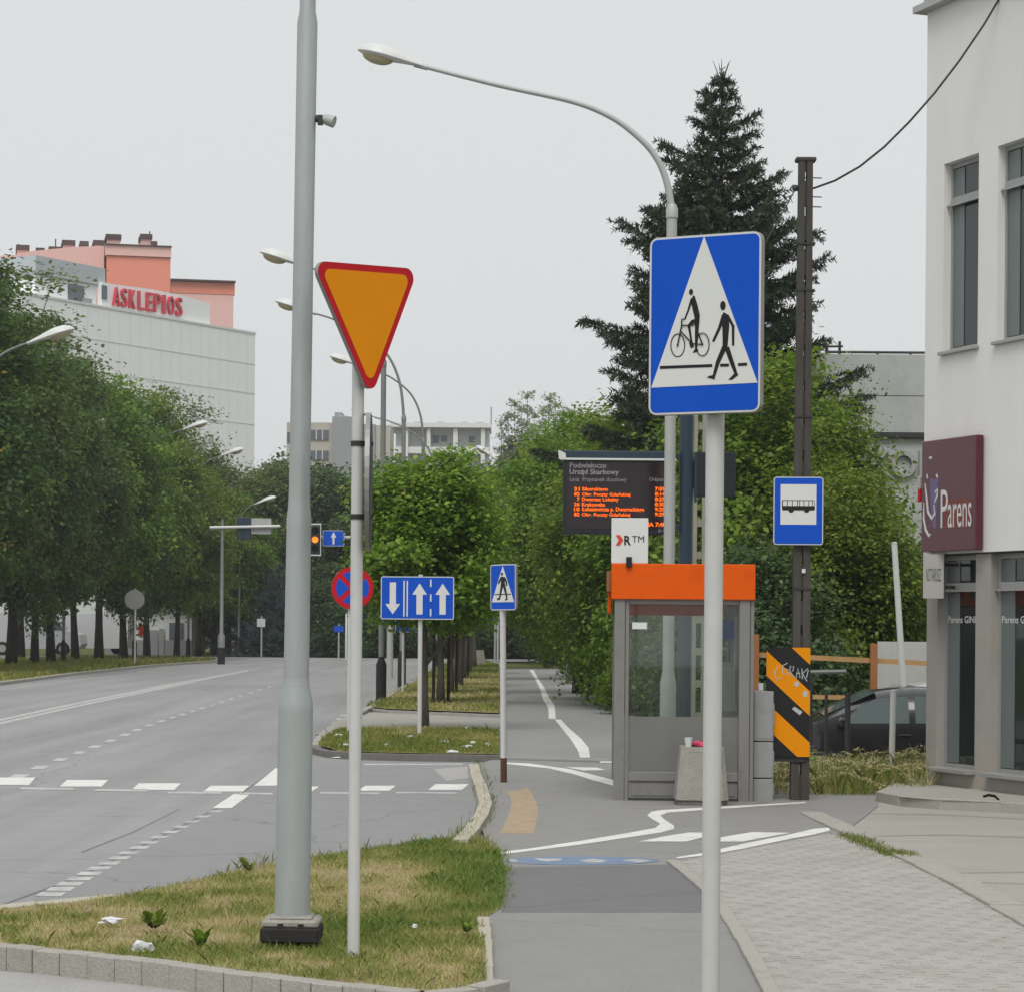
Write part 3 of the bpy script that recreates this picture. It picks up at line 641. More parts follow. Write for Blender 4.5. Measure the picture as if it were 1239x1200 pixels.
fringe('grass_fringe', 'tall seed stems along the rear edge of the near bank', [(280, 1056), (330, 1046), (560, 1012), (600, 1026)], 260, .08, .004, 'grass_mix', .05, .03, .8)

# ------------------------------------------------------------------ trees
def leaf_quads(C, Nn, size, rng):
    n = len(C); t = rng.normal(size=(n, 3)); t -= (t * Nn).sum(1)[:, None] * Nn; t /= np.linalg.norm(t, axis=1)[:, None] + 1e-9
    b = np.cross(Nn, t); s = (size * (.6 + .8 * rng.random(n)))[:, None]
    fold = Nn * s * .12
    V = np.stack([C - t * s * .55, C + b * s * .38 + fold, C + t * s * .55, C - b * s * .38 + fold], 1).reshape(-1, 3)
    return V, np.arange(n * 4).reshape(n, 4)
def crown_mesh(name, seed, z0, z1, R, leaf, nclump, lpc, sig, nl=14, shape='round', low=0.0):
    rng = np.random.default_rng(seed); Hc = z1 - z0; lob = []
    for k in range(nl):
        t = (k + .5) / nl
        if shape == 'round': prof = math.sin(math.pi * (0.12 + .80 * t)) ** .6
        elif shape == 'cone': prof = (1 - t) ** .7 * .9 + .12
        elif shape == 'column': prof = .8 * math.sin(math.pi * (.15 + .75 * t)) ** .5
        elif shape == 'spire': prof = (1 - t ** 3) * .9 + .06
        else: prof = 1 - .35 * t
        a = k * 2.399 + rng.normal(0, .4); rr = R * prof * (.24 + .36 * rng.random())
        off = max(0, R * prof - rr) * (.65 + .55 * rng.random())
        lob.append((off * math.cos(a), off * math.sin(a), z0 + Hc * (t * .9 + .05), rr, rr * (.65 + .3 * rng.random())))
    lob = np.array(lob); w_ = lob[:, 3] ** 2; li = rng.choice(nl, nclump, p=w_ / w_.sum())
    d = rng.normal(size=(nclump, 3)); d /= np.linalg.norm(d, axis=1)[:, None]; r = rng.random(nclump) ** .38 * (.9 + .25 * rng.random(nclump))
    C = np.stack([lob[li, 0] + d[:, 0] * r * lob[li, 3], lob[li, 1] + d[:, 1] * r * lob[li, 3], lob[li, 2] + d[:, 2] * r * lob[li, 4]], 1)
    out = C - np.array([0, 0, z0 + Hc * .35]); out /= np.linalg.norm(out, axis=1)[:, None] + 1e-9
    Cl = np.repeat(C, lpc, 0); nL = len(Cl); g = rng.normal(size=(nL, 3)) * sig; g[:, 2] *= .55
    Pn = Cl + g
    Nn = np.repeat(out, lpc, 0) * .55 + np.array([0, 0, .75]) + rng.normal(size=(nL, 3)) * .55; Nn /= np.linalg.norm(Nn, axis=1)[:, None]
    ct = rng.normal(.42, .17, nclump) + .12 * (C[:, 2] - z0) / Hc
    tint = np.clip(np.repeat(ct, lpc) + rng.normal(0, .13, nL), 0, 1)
    V, Fq = leaf_quads(Pn, Nn, leaf, rng)
    return np_mesh(name, V, Fq, tint), C, lob
def trunk_mesh(seed, hgt, r0, lob, lean=.0, nbr=9):
    rg = random.Random(seed); b = MB(); pts = []; top = hgt
    for k in range(7):
        t = k / 6; pts.append((lean * t * t + rg.uniform(-.05, .05) * r0 * 6 * t, rg.uniform(-.05, .05) * r0 * 6 * t, top * t - .08))
    b.tube(pts, [r0 * (1.3 if k == 0 else 1 - .8 * k / 6) for k in range(7)], 9)
    order = list(range(len(lob))); rg.shuffle(order)
    for i in order[:nbr]:
        tx, ty, tz = lob[i][0], lob[i][1], lob[i][2]; zb = max(hgt * .25, tz - abs(tx) - abs(ty) - rg.uniform(.1, .4) * hgt * .2); zb = min(zb, hgt * .85)
        q = zb / hgt; base = Vector((lean * q * q, 0, zb)); e = Vector((tx, ty, tz)); mid = base.lerp(e, .5) + Vector((0, 0, -.06 * hgt * rg.random()))
        rb = r0 * (1 - .75 * q) * .5; b.tube([base, mid, e], [rb, rb * .6, rb * .2], 6)
    me = bpy.data.meshes.new('trunk'); me.from_pydata(b.v, [], b.f); me.update(); me.materials.append(MATS['bark'])
    me.polygons.foreach_set('use_smooth', [True] * len(me.polygons)); return me
PROTO = {}
ORD = ['first', 'second', 'third', 'fourth', 'fifth', 'sixth', 'seventh', 'eighth', 'ninth', 'tenth', 'eleventh', 'twelfth', 'thirteenth', 'fourteenth', 'fifteenth']
def tree_proto(key, seed, z0, z1, R, leaf, nclump, lpc, sig, m, r0, nl=14, shape='round', hgt=None, lean=0, bark='bark'):
    cm, C, lob = crown_mesh('crown', seed, z0, z1, R, leaf, nclump, lpc, sig, nl, shape); cm.materials.append(MATS[m])
    tm = trunk_mesh(seed, hgt or (z0 + (z1 - z0) * .75), r0, lob, lean)
    if bark != 'bark': tm.materials[0] = MATS[bark]
    PROTO[key] = (cm, tm, z1)
def tree(key, x, y, label, group, height=None, rot=0, wide=1.0, name='tree', z=0.0, tilt=0.0):
    cm, tm, z1 = PROTO[key]; s = (height / z1) if height else 1
    t = thing(name, label, 'tree', (x, y, z), rot, group); t.scale = (s * wide, s * wide, s); t.rotation_euler = (tilt, 0, rot)
    for nm, me in (('trunk', tm), ('crown', cm)):
        o = bpy.data.objects.new(nm, me); COL.objects.link(o); o.parent = t
    return t
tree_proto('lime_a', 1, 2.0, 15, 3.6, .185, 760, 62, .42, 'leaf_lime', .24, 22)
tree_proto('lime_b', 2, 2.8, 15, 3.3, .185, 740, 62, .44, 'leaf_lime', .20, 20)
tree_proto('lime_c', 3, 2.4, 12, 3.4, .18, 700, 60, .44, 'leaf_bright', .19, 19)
tree_proto('sparse', 4, 3.0, 14, 3.0, .16, 360, 40, .46, 'leaf_olive', .22, 14)
tree_proto('maple_a', 5, 1.75, 4.9, 1.45, .085, 560, 60, .19, 'leaf_maple', .075, 19, hgt=4.2, bark='bark_grey')
tree_proto('maple_b', 6, 1.75, 4.9, 1.35, .088, 520, 60, .20, 'leaf_maple', .08, 18, hgt=4.2, bark='bark_grey')
tree_proto('bright_a', 7, .9, 7.0, 2.2, .095, 820, 66, .27, 'leaf_bright', .14, 20)
tree_proto('bright_b', 8, .4, 5.6, 2.0, .085, 780, 66, .25, 'leaf_bright', .12, 19)
tree_proto('feather', 9, .6, 6.6, 1.9, .075, 760, 62, .24, 'leaf_bright', .10, 18, shape='cone')
tree_proto('shrub', 10, .05, 3.2, 1.5, .075, 640, 60, .22, 'leaf_bright', .06, 12, shape='full')
tree_proto('dark_a', 11, .6, 12, 4.2, .24, 620, 56, .55, 'leaf_dark', .3, 15)
tree_proto('dark_b', 12, .3, 9, 4.0, .23, 580, 56, .55, 'leaf_dark', .25, 14)
tree_proto('olive_a', 13, 1.0, 12, 3.4, .20, 600, 54, .5, 'leaf_olive', .25, 15)
tree_proto('poplar', 14, 2.0, 14, .70, .15, 520, 26, .20, 'leaf_poplar', .06, 30, shape='spire', hgt=13.2)
tree_proto('hedge_dark', 15, .05, 3.4, 1.7, .085, 640, 60, .26, 'leaf_dark', .08, 12, shape='full')

def gx(px, D): u, v = ray(px, CY); return u * D
G1 = 'tall lime trees on the verge across the road'
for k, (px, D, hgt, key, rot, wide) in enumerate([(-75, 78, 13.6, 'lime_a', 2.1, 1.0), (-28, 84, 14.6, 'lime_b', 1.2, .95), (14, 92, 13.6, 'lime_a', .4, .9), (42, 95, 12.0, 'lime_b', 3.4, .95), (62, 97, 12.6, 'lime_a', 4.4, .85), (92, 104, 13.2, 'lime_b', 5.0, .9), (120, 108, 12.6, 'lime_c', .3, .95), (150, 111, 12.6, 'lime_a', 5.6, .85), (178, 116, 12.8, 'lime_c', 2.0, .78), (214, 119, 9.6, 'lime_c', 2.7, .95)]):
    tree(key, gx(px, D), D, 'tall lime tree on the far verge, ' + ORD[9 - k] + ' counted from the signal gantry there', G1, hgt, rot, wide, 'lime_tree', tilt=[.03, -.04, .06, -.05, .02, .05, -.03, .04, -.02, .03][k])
G1b = 'young bright trees at the end of the verge across the road'
for px, D, hgt, key, rot, wide in [(240, 130, 9.4, 'lime_c', 1.0, .95), (266, 131, 9.0, 'lime_c', 3.0, .95), (294, 132, 7.8, 'lime_c', 4.4, .9)]:
    tree(key, gx(px, D), D, 'low bright green tree where the verge across the road ends', G1b, hgt, rot, wide, 'street_tree')
tree('sparse', gx(20, 118), 118, 'thin leaved tree top showing against the white clinic wall', None, 19.0, .6, 1.15, 'lime_tree')
tree('sparse', gx(205, 140), 140, 'thin grey green tree in front of the lower clinic wall', None, 15.5, 2.6, 1.0, 'lime_tree')
tree('olive_a', gx(262, 140), 140, 'olive tree with loose crown behind the signal gantry', None, 11.8, 1.6, .9, 'roadside_tree')
tree('olive_a', gx(318, 138), 138, 'tall olive tree between the signal gantry and the near lamp post', None, 11.0, 4.2, .95, 'roadside_tree')
GD = 'dark trees closing the end of the road'
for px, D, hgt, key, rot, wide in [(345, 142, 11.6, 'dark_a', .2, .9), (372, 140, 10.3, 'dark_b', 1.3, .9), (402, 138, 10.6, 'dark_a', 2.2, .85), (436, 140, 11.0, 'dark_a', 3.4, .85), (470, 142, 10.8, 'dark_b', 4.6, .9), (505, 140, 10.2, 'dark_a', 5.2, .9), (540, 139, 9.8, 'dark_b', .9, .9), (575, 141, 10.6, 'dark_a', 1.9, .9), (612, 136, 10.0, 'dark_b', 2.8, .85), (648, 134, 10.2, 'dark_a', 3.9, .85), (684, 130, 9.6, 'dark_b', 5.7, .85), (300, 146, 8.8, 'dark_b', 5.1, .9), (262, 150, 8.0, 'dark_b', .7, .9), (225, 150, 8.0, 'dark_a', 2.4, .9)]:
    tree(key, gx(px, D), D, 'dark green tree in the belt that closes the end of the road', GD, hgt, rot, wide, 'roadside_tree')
GM = 'young maples in the grass strip beside the path'
for k, (px, by, key, hgt, rot, wide) in enumerate([(513, 880, 'maple_a', 4.45, .5, 1.08), (533, 850, 'maple_b', 4.6, 2.0, 1.1), (545, 838, 'maple_a', 4.8, 3.6, 1.1), (553, 829, 'maple_b', 5.2, 4.9, 1.1), (560, 821, 'maple_a', 5.4, 1.1, 1.15), (566, 814, 'maple_b', 6.2, .2, 1.1), (573, 808, 'maple_a', 6.6, 2.9, 1.1)]):
    g = P(px, by, .06)
    if k == 0: tree(key, g.x, g.y, 'young maple alone on the small grass bank behind the lane sign', None, hgt, rot, wide, 'maple_tree', .06)
    else: tree(key, g.x, g.y, ORD[k - 1] + ' young maple in the row along the grass strip, counted from the crossing footway', GM, hgt, rot, wide, 'maple_tree', .06)
GS = 'wooden stakes beside the young maples'
for px, by in [(524, 850), (542, 849), (552, 838), (559, 830), (566, 819)]:
    g = P(px, by, .06); q = MB(); q.tube([(0, 0, -.05), (.01, 0, 1.0), (.0, 0, 2.1)], [.035, .035, .03], 8); q.tube([(0, 0, 2.1), (0, 0, 2.16)], [.03, .012], 8)
    tag(q.obj('tree_stake', 'bark', None, True, g), 'dark wooden stake beside a young maple in the grass strip', 'stake', GS)
GP = 'slender poplars beyond the path'
for px, D, top, wide in [(605, 160, 488, .9), (613, 160, 478, .9), (621, 160, 462, .9), (629, 162, 470, .9), (636, 160, 452, 1.0), (645, 160, 478, .9), (655, 162, 470, .9), (662, 160, 454, 1.0), (670, 162, 464, .9), (679, 160, 476, .9), (690, 160, 474, .8), (735, 160, 488, .8)]:
    hgt = at(px, top, D).z; tree('poplar', gx(px, D), D, 'slender grey green poplar rising above the bushes beyond the path', GP, hgt, px, wide, 'poplar_tree')
GR = 'bright green trees along the right of the path'
for k, (px, D, top, key, rot, wide) in enumerate([(700, 62, 492, 'bright_a', .3, .95), (735, 56, 500, 'bright_a', 2.0, .95), (712, 78, 505, 'bright_a', 3.1, .95), (772, 52, 488, 'bright_b', 4.0, .95), (693, 100, 530, 'bright_b', 5.0, 1.15), (676, 116, 520, 'bright_a', .7, 1.0), (640, 133, 560, 'olive_a', 1.2, .75), (612, 134, 555, 'olive_a', 3.2, .75), (588, 132, 560, 'olive_a', .8, .75)]):
    hgt = at(px, top, D).z; tree(key, gx(px, D), D, (['bright tree directly behind the face of the departure display', 'bright tree above the right half of the departure display', 'bright tree overhanging the path behind the departure display', 'bright tree between the departure display and the spruce', 'leafy tree beside the white gate post at the path end', 'leafy tree overhanging the far end of the path'] + ['olive tree standing across the far end of the path and tree strip'] * 3)[k], GR, hgt, rot, wide, 'thicket_tree')
GR2 = 'leafy trees behind the bus shelter and utility pole'
for k, (px, D, top, key, rot, wide) in enumerate([(925, 44, 420, 'bright_b', .8, .95), (985, 42, 470, 'feather', 3.5, .95), (1028, 44, 440, 'feather', 2.3, .72), (880, 48, 500, 'bright_b', 5.0, 1.0), (830, 50, 520, 'bright_b', 1.9, 1.0), (1010, 40, 560, 'bright_b', 2.7, .9)]):
    hgt = at(px, top, D).z + .5; tree(key, gx(px, D), D, ['round bright tree between the large crossing sign and the concrete pole', 'feathery tree directly behind the concrete utility pole', 'feathery tree with its top against the grey panel hall', 'leafy tree rising behind the roof of the bus shelter', 'leafy tree behind the post of the departure display', 'low leafy tree behind the timber rail fence'][k], GR2, hgt, rot, wide, 'thicket_tree', -.5)
GH = 'bushes along the right edge of the path'
for px, by, hgt, key, rot, wide in [(745, 866, 2.7, 'shrub', .4, .75), (728, 845, 3.0, 'hedge_dark', 2.2, .7), (735, 850, 2.2, 'shrub', 3.3, .6), (712, 828, 3.4, 'hedge_dark', 4.1, .8), (702, 818, 3.6, 'hedge_dark', 5.3, .85), (785, 858, 3.4, 'hedge_dark', 1.2, .9), (840, 860, 3.4, 'hedge_dark', 2.9, .9)]:
    g = P(px, by, 0); g.x += .75 * wide
    tag(tree(key, g.x, g.y, 'leafy bush in the hedge along the right edge of the path', GH, hgt, rot, wide, 'hedge_bush'), cat='bush')
GH2 = 'dark bushes behind the timber rail'
for px, D, hgt, key, rot in [(925, 38.5, 3.2, 'hedge_dark', .3), (965, 40.5, 3.4, 'hedge_dark', 1.4), (1000, 41, 3.4, 'hedge_dark', 2.6), (1035, 41.5, 3.2, 'hedge_dark', 3.9), (890, 40, 3.2, 'hedge_dark', 5.0), (1090, 43.5, 3.4, 'shrub', .9), (1060, 43, 3.4, 'hedge_dark', 4.6)]:
    tag(tree(key, gx(px, D), D, 'dark leafy bush behind the timber rail and parked cars', GH2, hgt, rot, 1.0, 'hedge_bush', -.55), cat='bush')
GF = 'dark bushes under the trees at the end of the path'
for px, D, hgt, key, rot in [(640, 130, 5.4, 'hedge_dark', .3), (660, 130, 5.6, 'hedge_dark', 1.8), (622, 131, 5.4, 'hedge_dark', 2.5), (678, 130, 5.2, 'hedge_dark', 3.8), (705, 112, 5, 'hedge_dark', 3.0), (600, 131, 5, 'hedge_dark', 4.0), (575, 130, 5, 'hedge_dark', .3), (548, 131, 5, 'hedge_dark', 1.2), (520, 131, 5, 'hedge_dark', 2.2), (492, 132, 5, 'hedge_dark', 3.2), (464, 132, 5, 'hedge_dark', 4.2), (436, 132, 4.6, 'hedge_dark', 5.2), (408, 133, 4.6, 'hedge_dark', 1.0), (380, 133, 4.4, 'hedge_dark', 2.0)]:
    tag(tree(key, gx(px, D), D, 'dark bush in the undergrowth at the far end of the road and path', GF, hgt, rot, 1.0, 'hedge_bush'), cat='bush')

def spruce_mesh(seed, Ht, Rb, z0, nwh, nee, m):
    rg = random.Random(seed); rng = np.random.default_rng(seed); Cs, Ns, Ts, tb = [], [], [], []; br = MB()
    def twig(a, b, dens):
        d = b - a; L = d.length; n = max(2, int(L * dens)); d.normalize()
        for k in range(n):
            t = rng.random(); p = a + (b - a) * t; Cs.append(p); Ts.append(d); tb.append(t)
    for i in range(nwh):
        t = i / (nwh - 1); z = z0 + (Ht - .25 - z0) * t ** .92
        L = Rb * (1 - t) ** .82 * rg.uniform(.78, 1.12) + .10; nb = 9 if t < .7 else 6
        for k in range(nb):
            a = 2 * math.pi * (k + rg.random() * .7) / nb + i * .9; Lk = L * rg.uniform(.5, 1.22)
            dr = -.30 + .42 * t; pts = []
            for s in range(6):
                q = s / 5; pts.append(Vector((math.cos(a) * Lk * q, math.sin(a) * Lk * q, z + Lk * (dr * q + .28 * q ** 2.6 + rg.uniform(-.015, .015)))))
            br.tube(pts, [.03 * (1 - t * .6) * (1 - .8 * s / 5) + .003 for s in range(6)], 4, False)
            ns = max(5, int(Lk * 17))
            for s in range(ns):
                q = .15 + .85 * (s + rg.random()) / ns; j = min(4, int(q * 5)); p = pts[j].lerp(pts[j + 1], q * 5 - j)
                d = (pts[j + 1] - pts[j]).normalized(); sd = d.cross(Vector((0, 0, 1))) * (1 if s % 2 else -1)
                tl = (.10 + .34 * (1 - abs(q - .55))) * min(1, .45 + Lk * .35) * rg.uniform(.7, 1.2)
                e = p + (d * .75 + sd * .75 + Vector((0, 0, -.42 + rg.uniform(-.25, .2)))) * tl
                twig(p, e, nee)
            twig(pts[3], pts[5], nee * 1.3)
    twig(Vector((0, 0, Ht - .5)), Vector((0, 0, Ht)), nee)
    C = np.array([c[:] for c in Cs]); T = np.array([c[:] for c in Ts]); n = len(C)
    ou = rng.normal(size=(n, 3)); ou -= (ou * T).sum(1)[:, None] * T; ou /= np.linalg.norm(ou, axis=1)[:, None]
    dirn = T * .55 + ou * .8; side = np.cross(dirn, rng.normal(size=(n, 3))); side /= np.linalg.norm(side, axis=1)[:, None]
    l = (.07 + .06 * rng.random(n))[:, None]; wd = .022
    V = np.stack([C - side * wd * .5, C + side * wd * .5, C + dirn * l + side * wd * .35, C + dirn * l - side * wd * .35], 1).reshape(-1, 3)
    tint = np.clip(rng.normal(.35, .18, n) + .25 * np.array(tb), 0, 1)
    cm = np_mesh('needles', V, np.arange(n * 4).reshape(n, 4), tint); cm.materials.append(MATS[m])
    q = MB(); q.tube([(0, 0, -.1), (0.03, 0, Ht * .5), (0, 0, Ht)], [.16, .09, .012], 9); q.add(br.v, br.f)
    tm = bpy.data.meshes.new('trunk'); tm.from_pydata(q.v, [], q.f); tm.update(); tm.materials.append(MATS['bark'])
    return cm, tm
D_sp = 50.0
sp_h = at(877, 84, D_sp).z
cm, tm = spruce_mesh(21, sp_h, 3.25, 4.4, 26, 110, 'needle')
spt = thing('spruce_tree', 'tall dark spruce with drooping branches rising behind the blue crossing sign', 'tree', (gx(868, D_sp), D_sp, 0), .4)
for nm, me in (('trunk', tm), ('crown', cm)):
    o = bpy.data.objects.new(nm, me); COL.objects.link(o); o.parent = spt
q = MB()   # bare leading shoots
for a in (.3, 1.4, 2.9, 4.2, 5.3):
    q.tube([(0, 0, sp_h - .35), (.10 * math.cos(a), .1 * math.sin(a), sp_h - .05), (.19 * math.cos(a), .19 * math.sin(a), sp_h + .16)], [.014, .01, .004], 5)
q.obj('leading_shoots', 'bark', spt)
cm2, tm2 = spruce_mesh(22, 5.0, 1.9, .3, 15, 40, 'needle_blue')
for px, D in [(322, 131), (338, 130), (308, 133)]:
    t = thing('blue_spruce', 'small bluish spruce beyond the road end by the bus stop flag', 'tree', (gx(px, D), D, 0), px, 'small blue spruces beyond the road end')
    for nm, me in (('trunk', tm2), ('crown', cm2)):
        o = bpy.data.objects.new(nm, me); COL.objects.link(o); o.parent = t

# ------------------------------------------------------------------ lamp posts
def lamp_head(parent, base, d, L, s=1.0):
    """cobra head: shell on top, lens below; base point, direction d (unit, in x,z), length L"""
    dx_ = Vector(d).normalized(); zz_ = Vector((-dx_.z, 0, dx_.x)) if dx_.x > 0 else Vector((dx_.z, 0, -dx_.x)); yy_ = zz_.cross(dx_)
    M = Matrix.Translation(base) @ Matrix(((dx_.x, yy_.x, zz_.x, 0), (dx_.y, yy_.y, zz_.y, 0), (dx_.z, yy_.z, zz_.z, 0), (0, 0, 0, 1)))
    prof = [(0, .035), (.08, .05), (.22, .07), (.40, .105), (.60, .135), (.80, .125), (.93, .08), (1.0, .02)]
    b = MB(); n = 12; vs = []; fs = []
    for t, r in prof:
        for j in range(n):
            a = 2 * math.pi * j / n; yy = math.cos(a) * r * 1.15 * s; zz = math.sin(a) * r * (1.0 if math.sin(a) > 0 else .28) * s
            vs.append(M @ Vector((t * L, yy, zz)))
    for k in range(len(prof) - 1):
        for j in range(n): fs.append((k * n + j, k * n + (j + 1) % n, (k + 1) * n + (j + 1) % n, (k + 1) * n + j))
    fs.append(tuple(range(n - 1, -1, -1))); fs.append(tuple((len(prof) - 1) * n + j for j in range(n)))
    b.add(vs, fs); hd = b.obj('lamp_head', 'lamp_white', parent, True)
    l = MB(); vs = []; fs = []; m_ = 8
    for i in range(m_ + 1):
        a = math.pi / 2 * i / m_
        for j in range(n):
            c = 2 * math.pi * j / n; vs.append(M @ Vector((L * (.68 + .24 * math.cos(a) * math.cos(c)), math.cos(a) * math.sin(c) * .11 * s, -.02 * s - math.sin(a) * .09 * s)))
    for i in range(m_):
        for j in range(n): fs.append((i * n + j, (i + 1) * n + j, (i + 1) * n + (j + 1) % n, i * n + (j + 1) % n))
    l.add(vs, fs); l.obj('lens', 'lamp_lens', hd, True)
    c = MB(); c.tube([M @ Vector((-.06 * s, 0, 0)), M @ Vector((.10 * s, 0, 0.0))], .035 * s, 8); c.obj('spigot', 'galv', hd, True)
def lamp_post(label, base, r_base, r_post, h_base, arc, head_len, group=None, mp='galv_dull', dark_base=False, s=1.0):
    """arc: list of points in local (x, z) from the foot of the arm to the head"""
    t = thing('street_lamp', label, 'street lamp', base, 0, group)
    b = MB(); b.lathe([(r_base * 1.0, -.1), (r_base, h_base), (r_base * .98, h_base + .03), (r_post * 1.02, h_base + .16), (r_post, h_base + .2)], 16); b.obj('base_tube', 'pole_base' if dark_base else mp, t, True)
    z_a = arc[0][1]
    p = MB(); pts = [(0, 0, h_base + .18)] + [(x, 0, z) for x, z in arc]
    # smooth the arm
    sm = []
    P3 = [Vector(q_) for q_ in pts]
    for k in range(1, len(P3) - 1):
        for u in range(5):
            tt = u / 5; p0 = P3[max(k - 1, 1)]; p1, p2 = P3[k], P3[k + 1]; p3 = P3[min(k + 2, len(P3) - 1)]
            if k == 1: p0 = p1 - Vector((0, 0, .4))
            sm.append(.5 * ((2 * p1) + (p2 - p0) * tt + (2 * p0 - 5 * p1 + 4 * p2 - p3) * tt ** 2 + (3 * p1 - p0 - 3 * p2 + p3) * tt ** 3))
    sm.append(P3[-1])
    p.tube([P3[0], P3[1]], [r_post, r_post * .9], 12); p.obj('shaft', mp, t, True)
    a = MB(); a.tube(sm, [r_post * .62 - r_post * .27 * k / len(sm) for k in range(len(sm))], 10); a.obj('arm', mp, t, True)
    d = (P3[-1] - P3[-2]).normalized(); lamp_head(t, P3[-1] , d, head_len, s)
    c = MB(); c.lathe([(r_post * 1.05, z_a - .06), (r_post * 1.05, z_a + .04), (r_post * .7, z_a + .10)], 12); c.obj('collar', mp, t, True)
    return t
# lamp whose foot stands behind the shelter
Dl = 28.9; k_ = K(Dl); base = P(811, 932, .03); base = Vector((gx(809.0, Dl), Dl, .03))
def zl(py): return H + (CY + 1.5 - py) * k_ - .03
arc = [(0.0, zl(258)), ((805 - 813) * k_, zl(216)), ((790 - 813) * k_, zl(186)), ((765 - 813) * k_, zl(161)), ((735 - 813) * k_, zl(141)), ((690 - 813) * k_, zl(124)), ((600 - 813) * k_, zl(105)), ((510 - 813) * k_, zl(83))]
lamp_post('grey street lamp with long curved arm standing behind the bus shelter', base, .095, .068, 1.0, arc, .78, s=1.0)
def far_lamp(label, group, post_px, base_py, head_px, head_py, dark=True, rise=.32, D=None, s=1.3):
    g = P(post_px, base_py, .05) if D is None else Vector((gx(post_px, D), D, .05)); D = g.y; hx = gx(head_px, D) - g.x; hz = at(head_px, head_py, D).z - .05
    sg = 1 if hx > 0 else -1; R_ = abs(hx); hl = 1.1
    tip = R_ - hl * .5; up = hz - R_ * rise * 1.5
    arc = [(0, hz - R_ * .95), (sg * tip * .05, hz - R_ * .62), (sg * tip * .2, hz - R_ * .36), (sg * tip * .48, hz - R_ * .17), (sg * tip * .78, hz - R_ * .06), (sg * tip, hz - .02)]
    return lamp_post(label, g, .115, .065, .75, arc, hl, group, 'lamp_shaft', dark_base=dark, s=s)
GLR = 'street lamps in the tree strip'
for k, (px, by, hx, hy) in enumerate([(461, 846, 338, 322), (486, 829, 352, 378), (510, 816, 414, 442), (527, 808, 438, 505)]):
    far_lamp(ORD[k] + ' black based street lamp in the tree strip, counted from the crossing footway', GLR, px, by, hx, hy, rise=.3)
GLL = 'street lamps on the far verge'
for k, (px, by, hx, hy) in enumerate([(-34, 836, 62, 414), (163, 806, 236, 519), (228, 801, 281, 551), (289, 798, 322, 609)]):
    far_lamp(['street lamp on the far verge with its pale head before the thickest limes', 'street lamp on the far verge beside the round sign back', 'tall street lamp on the far verge before the signal gantry', 'street lamp standing behind the signal gantry on the far verge'][k], GLL, px, by, hx, hy, D=[None, 111, 119.5, 130][k])
far_lamp('street lamp whose head is lost among the lime trees', None, 77, 808, 112, 520, D=99)
far_lamp('distant street lamp head showing above the thicket', None, 600, 797, 583, 554, D=125)
far_lamp('distant street lamp head low above the path', None, 655, 797, 632, 587, D=128)

# large near lamp post
nb = P(353, 1142, .11)
kn = K(nb.y)
lp = thing('street_lamp', 'large galvanised lamp post rising from the near grass bank', 'street lamp', nb)
lp.rotation_euler = (0, .009, 0)
def zn(py): return H + (CY - 2 - py) * kn - .11
b = MB(); b.lathe([(.088, .06), (.086, zn(860)), (.084, zn(848)), (.066, zn(830)), (.064, zn(820))], 28); b.obj('lower_tube', 'galv', lp, True)
b = MB(); b.lathe([(.0635, zn(825)), (.061, zn(640)), (.062, zn(628)), (.0545, zn(612)), (.0535, zn(600))], 28); b.obj('middle_tube', 'galv', lp, True)
b = MB(); b.lathe([(.0528, zn(606)), (.050, zn(300)), (.0505, zn(28)), (.040, zn(14)), (.039, 8.2)], 28); b.obj('upper_tube', 'galv', lp, True)
b = MB(); b.lathe([(.0655, zn(838)), (.0672, zn(833)), (.0655, zn(828))], 28); b.obj('weld_ring', 'galv', lp, True)
b = MB(); b.box(-.145, .145, -.145, .145, .02, .10, bev=.012); bc = b.obj('base_cover', 'pole_base', lp)
b = MB(); b.box(-.14, .14, -.14, .14, .095, .135, bev=.012); b.box(-.105, .105, -.105, .105, .13, .15, bev=.008); bt = b.obj('base_flange', 'concrete', lp)
for x in (-.045, .055):
    b = MB(); b.box(x - .014, x + .014, -.1435, -.139, .106, .118); b.obj('bolt_slot', 'sign_black', bt)
# small floodlight on its right
b = MB(); zf = zn(146); b.tube([(.048, 0, zf + .01), (.075, 0, zf + .005)], .018, 10); b.box(.06, .085, -.02, .02, zf - .02, zf + .025); fl = b.obj('floodlight', 'dark_metal', lp)
b = MB(); b.tube([(.075, 0, zf + .012), (.10, 0, zf + .006), (.142, -.01, zf - .008)], [.016, .026, .030], 14); b.obj('floodlight_shade', 'galv_dull', fl, True)
# its arm and head above the frame
a = MB(); arcn = [Vector((0, 0, 8.1)), Vector((-.05, 0, 8.7)), Vector((-.3, 0, 9.2)), Vector((-.9, 0, 9.5)), Vector((-1.8, 0, 9.7))]
a.tube(arcn, [.04, .038, .035, .032, .03], 12); a.obj('arm', 'galv', lp, True)
lamp_head(lp, arcn[-1], (arcn[-1] - arcn[-2]).normalized(), .8)

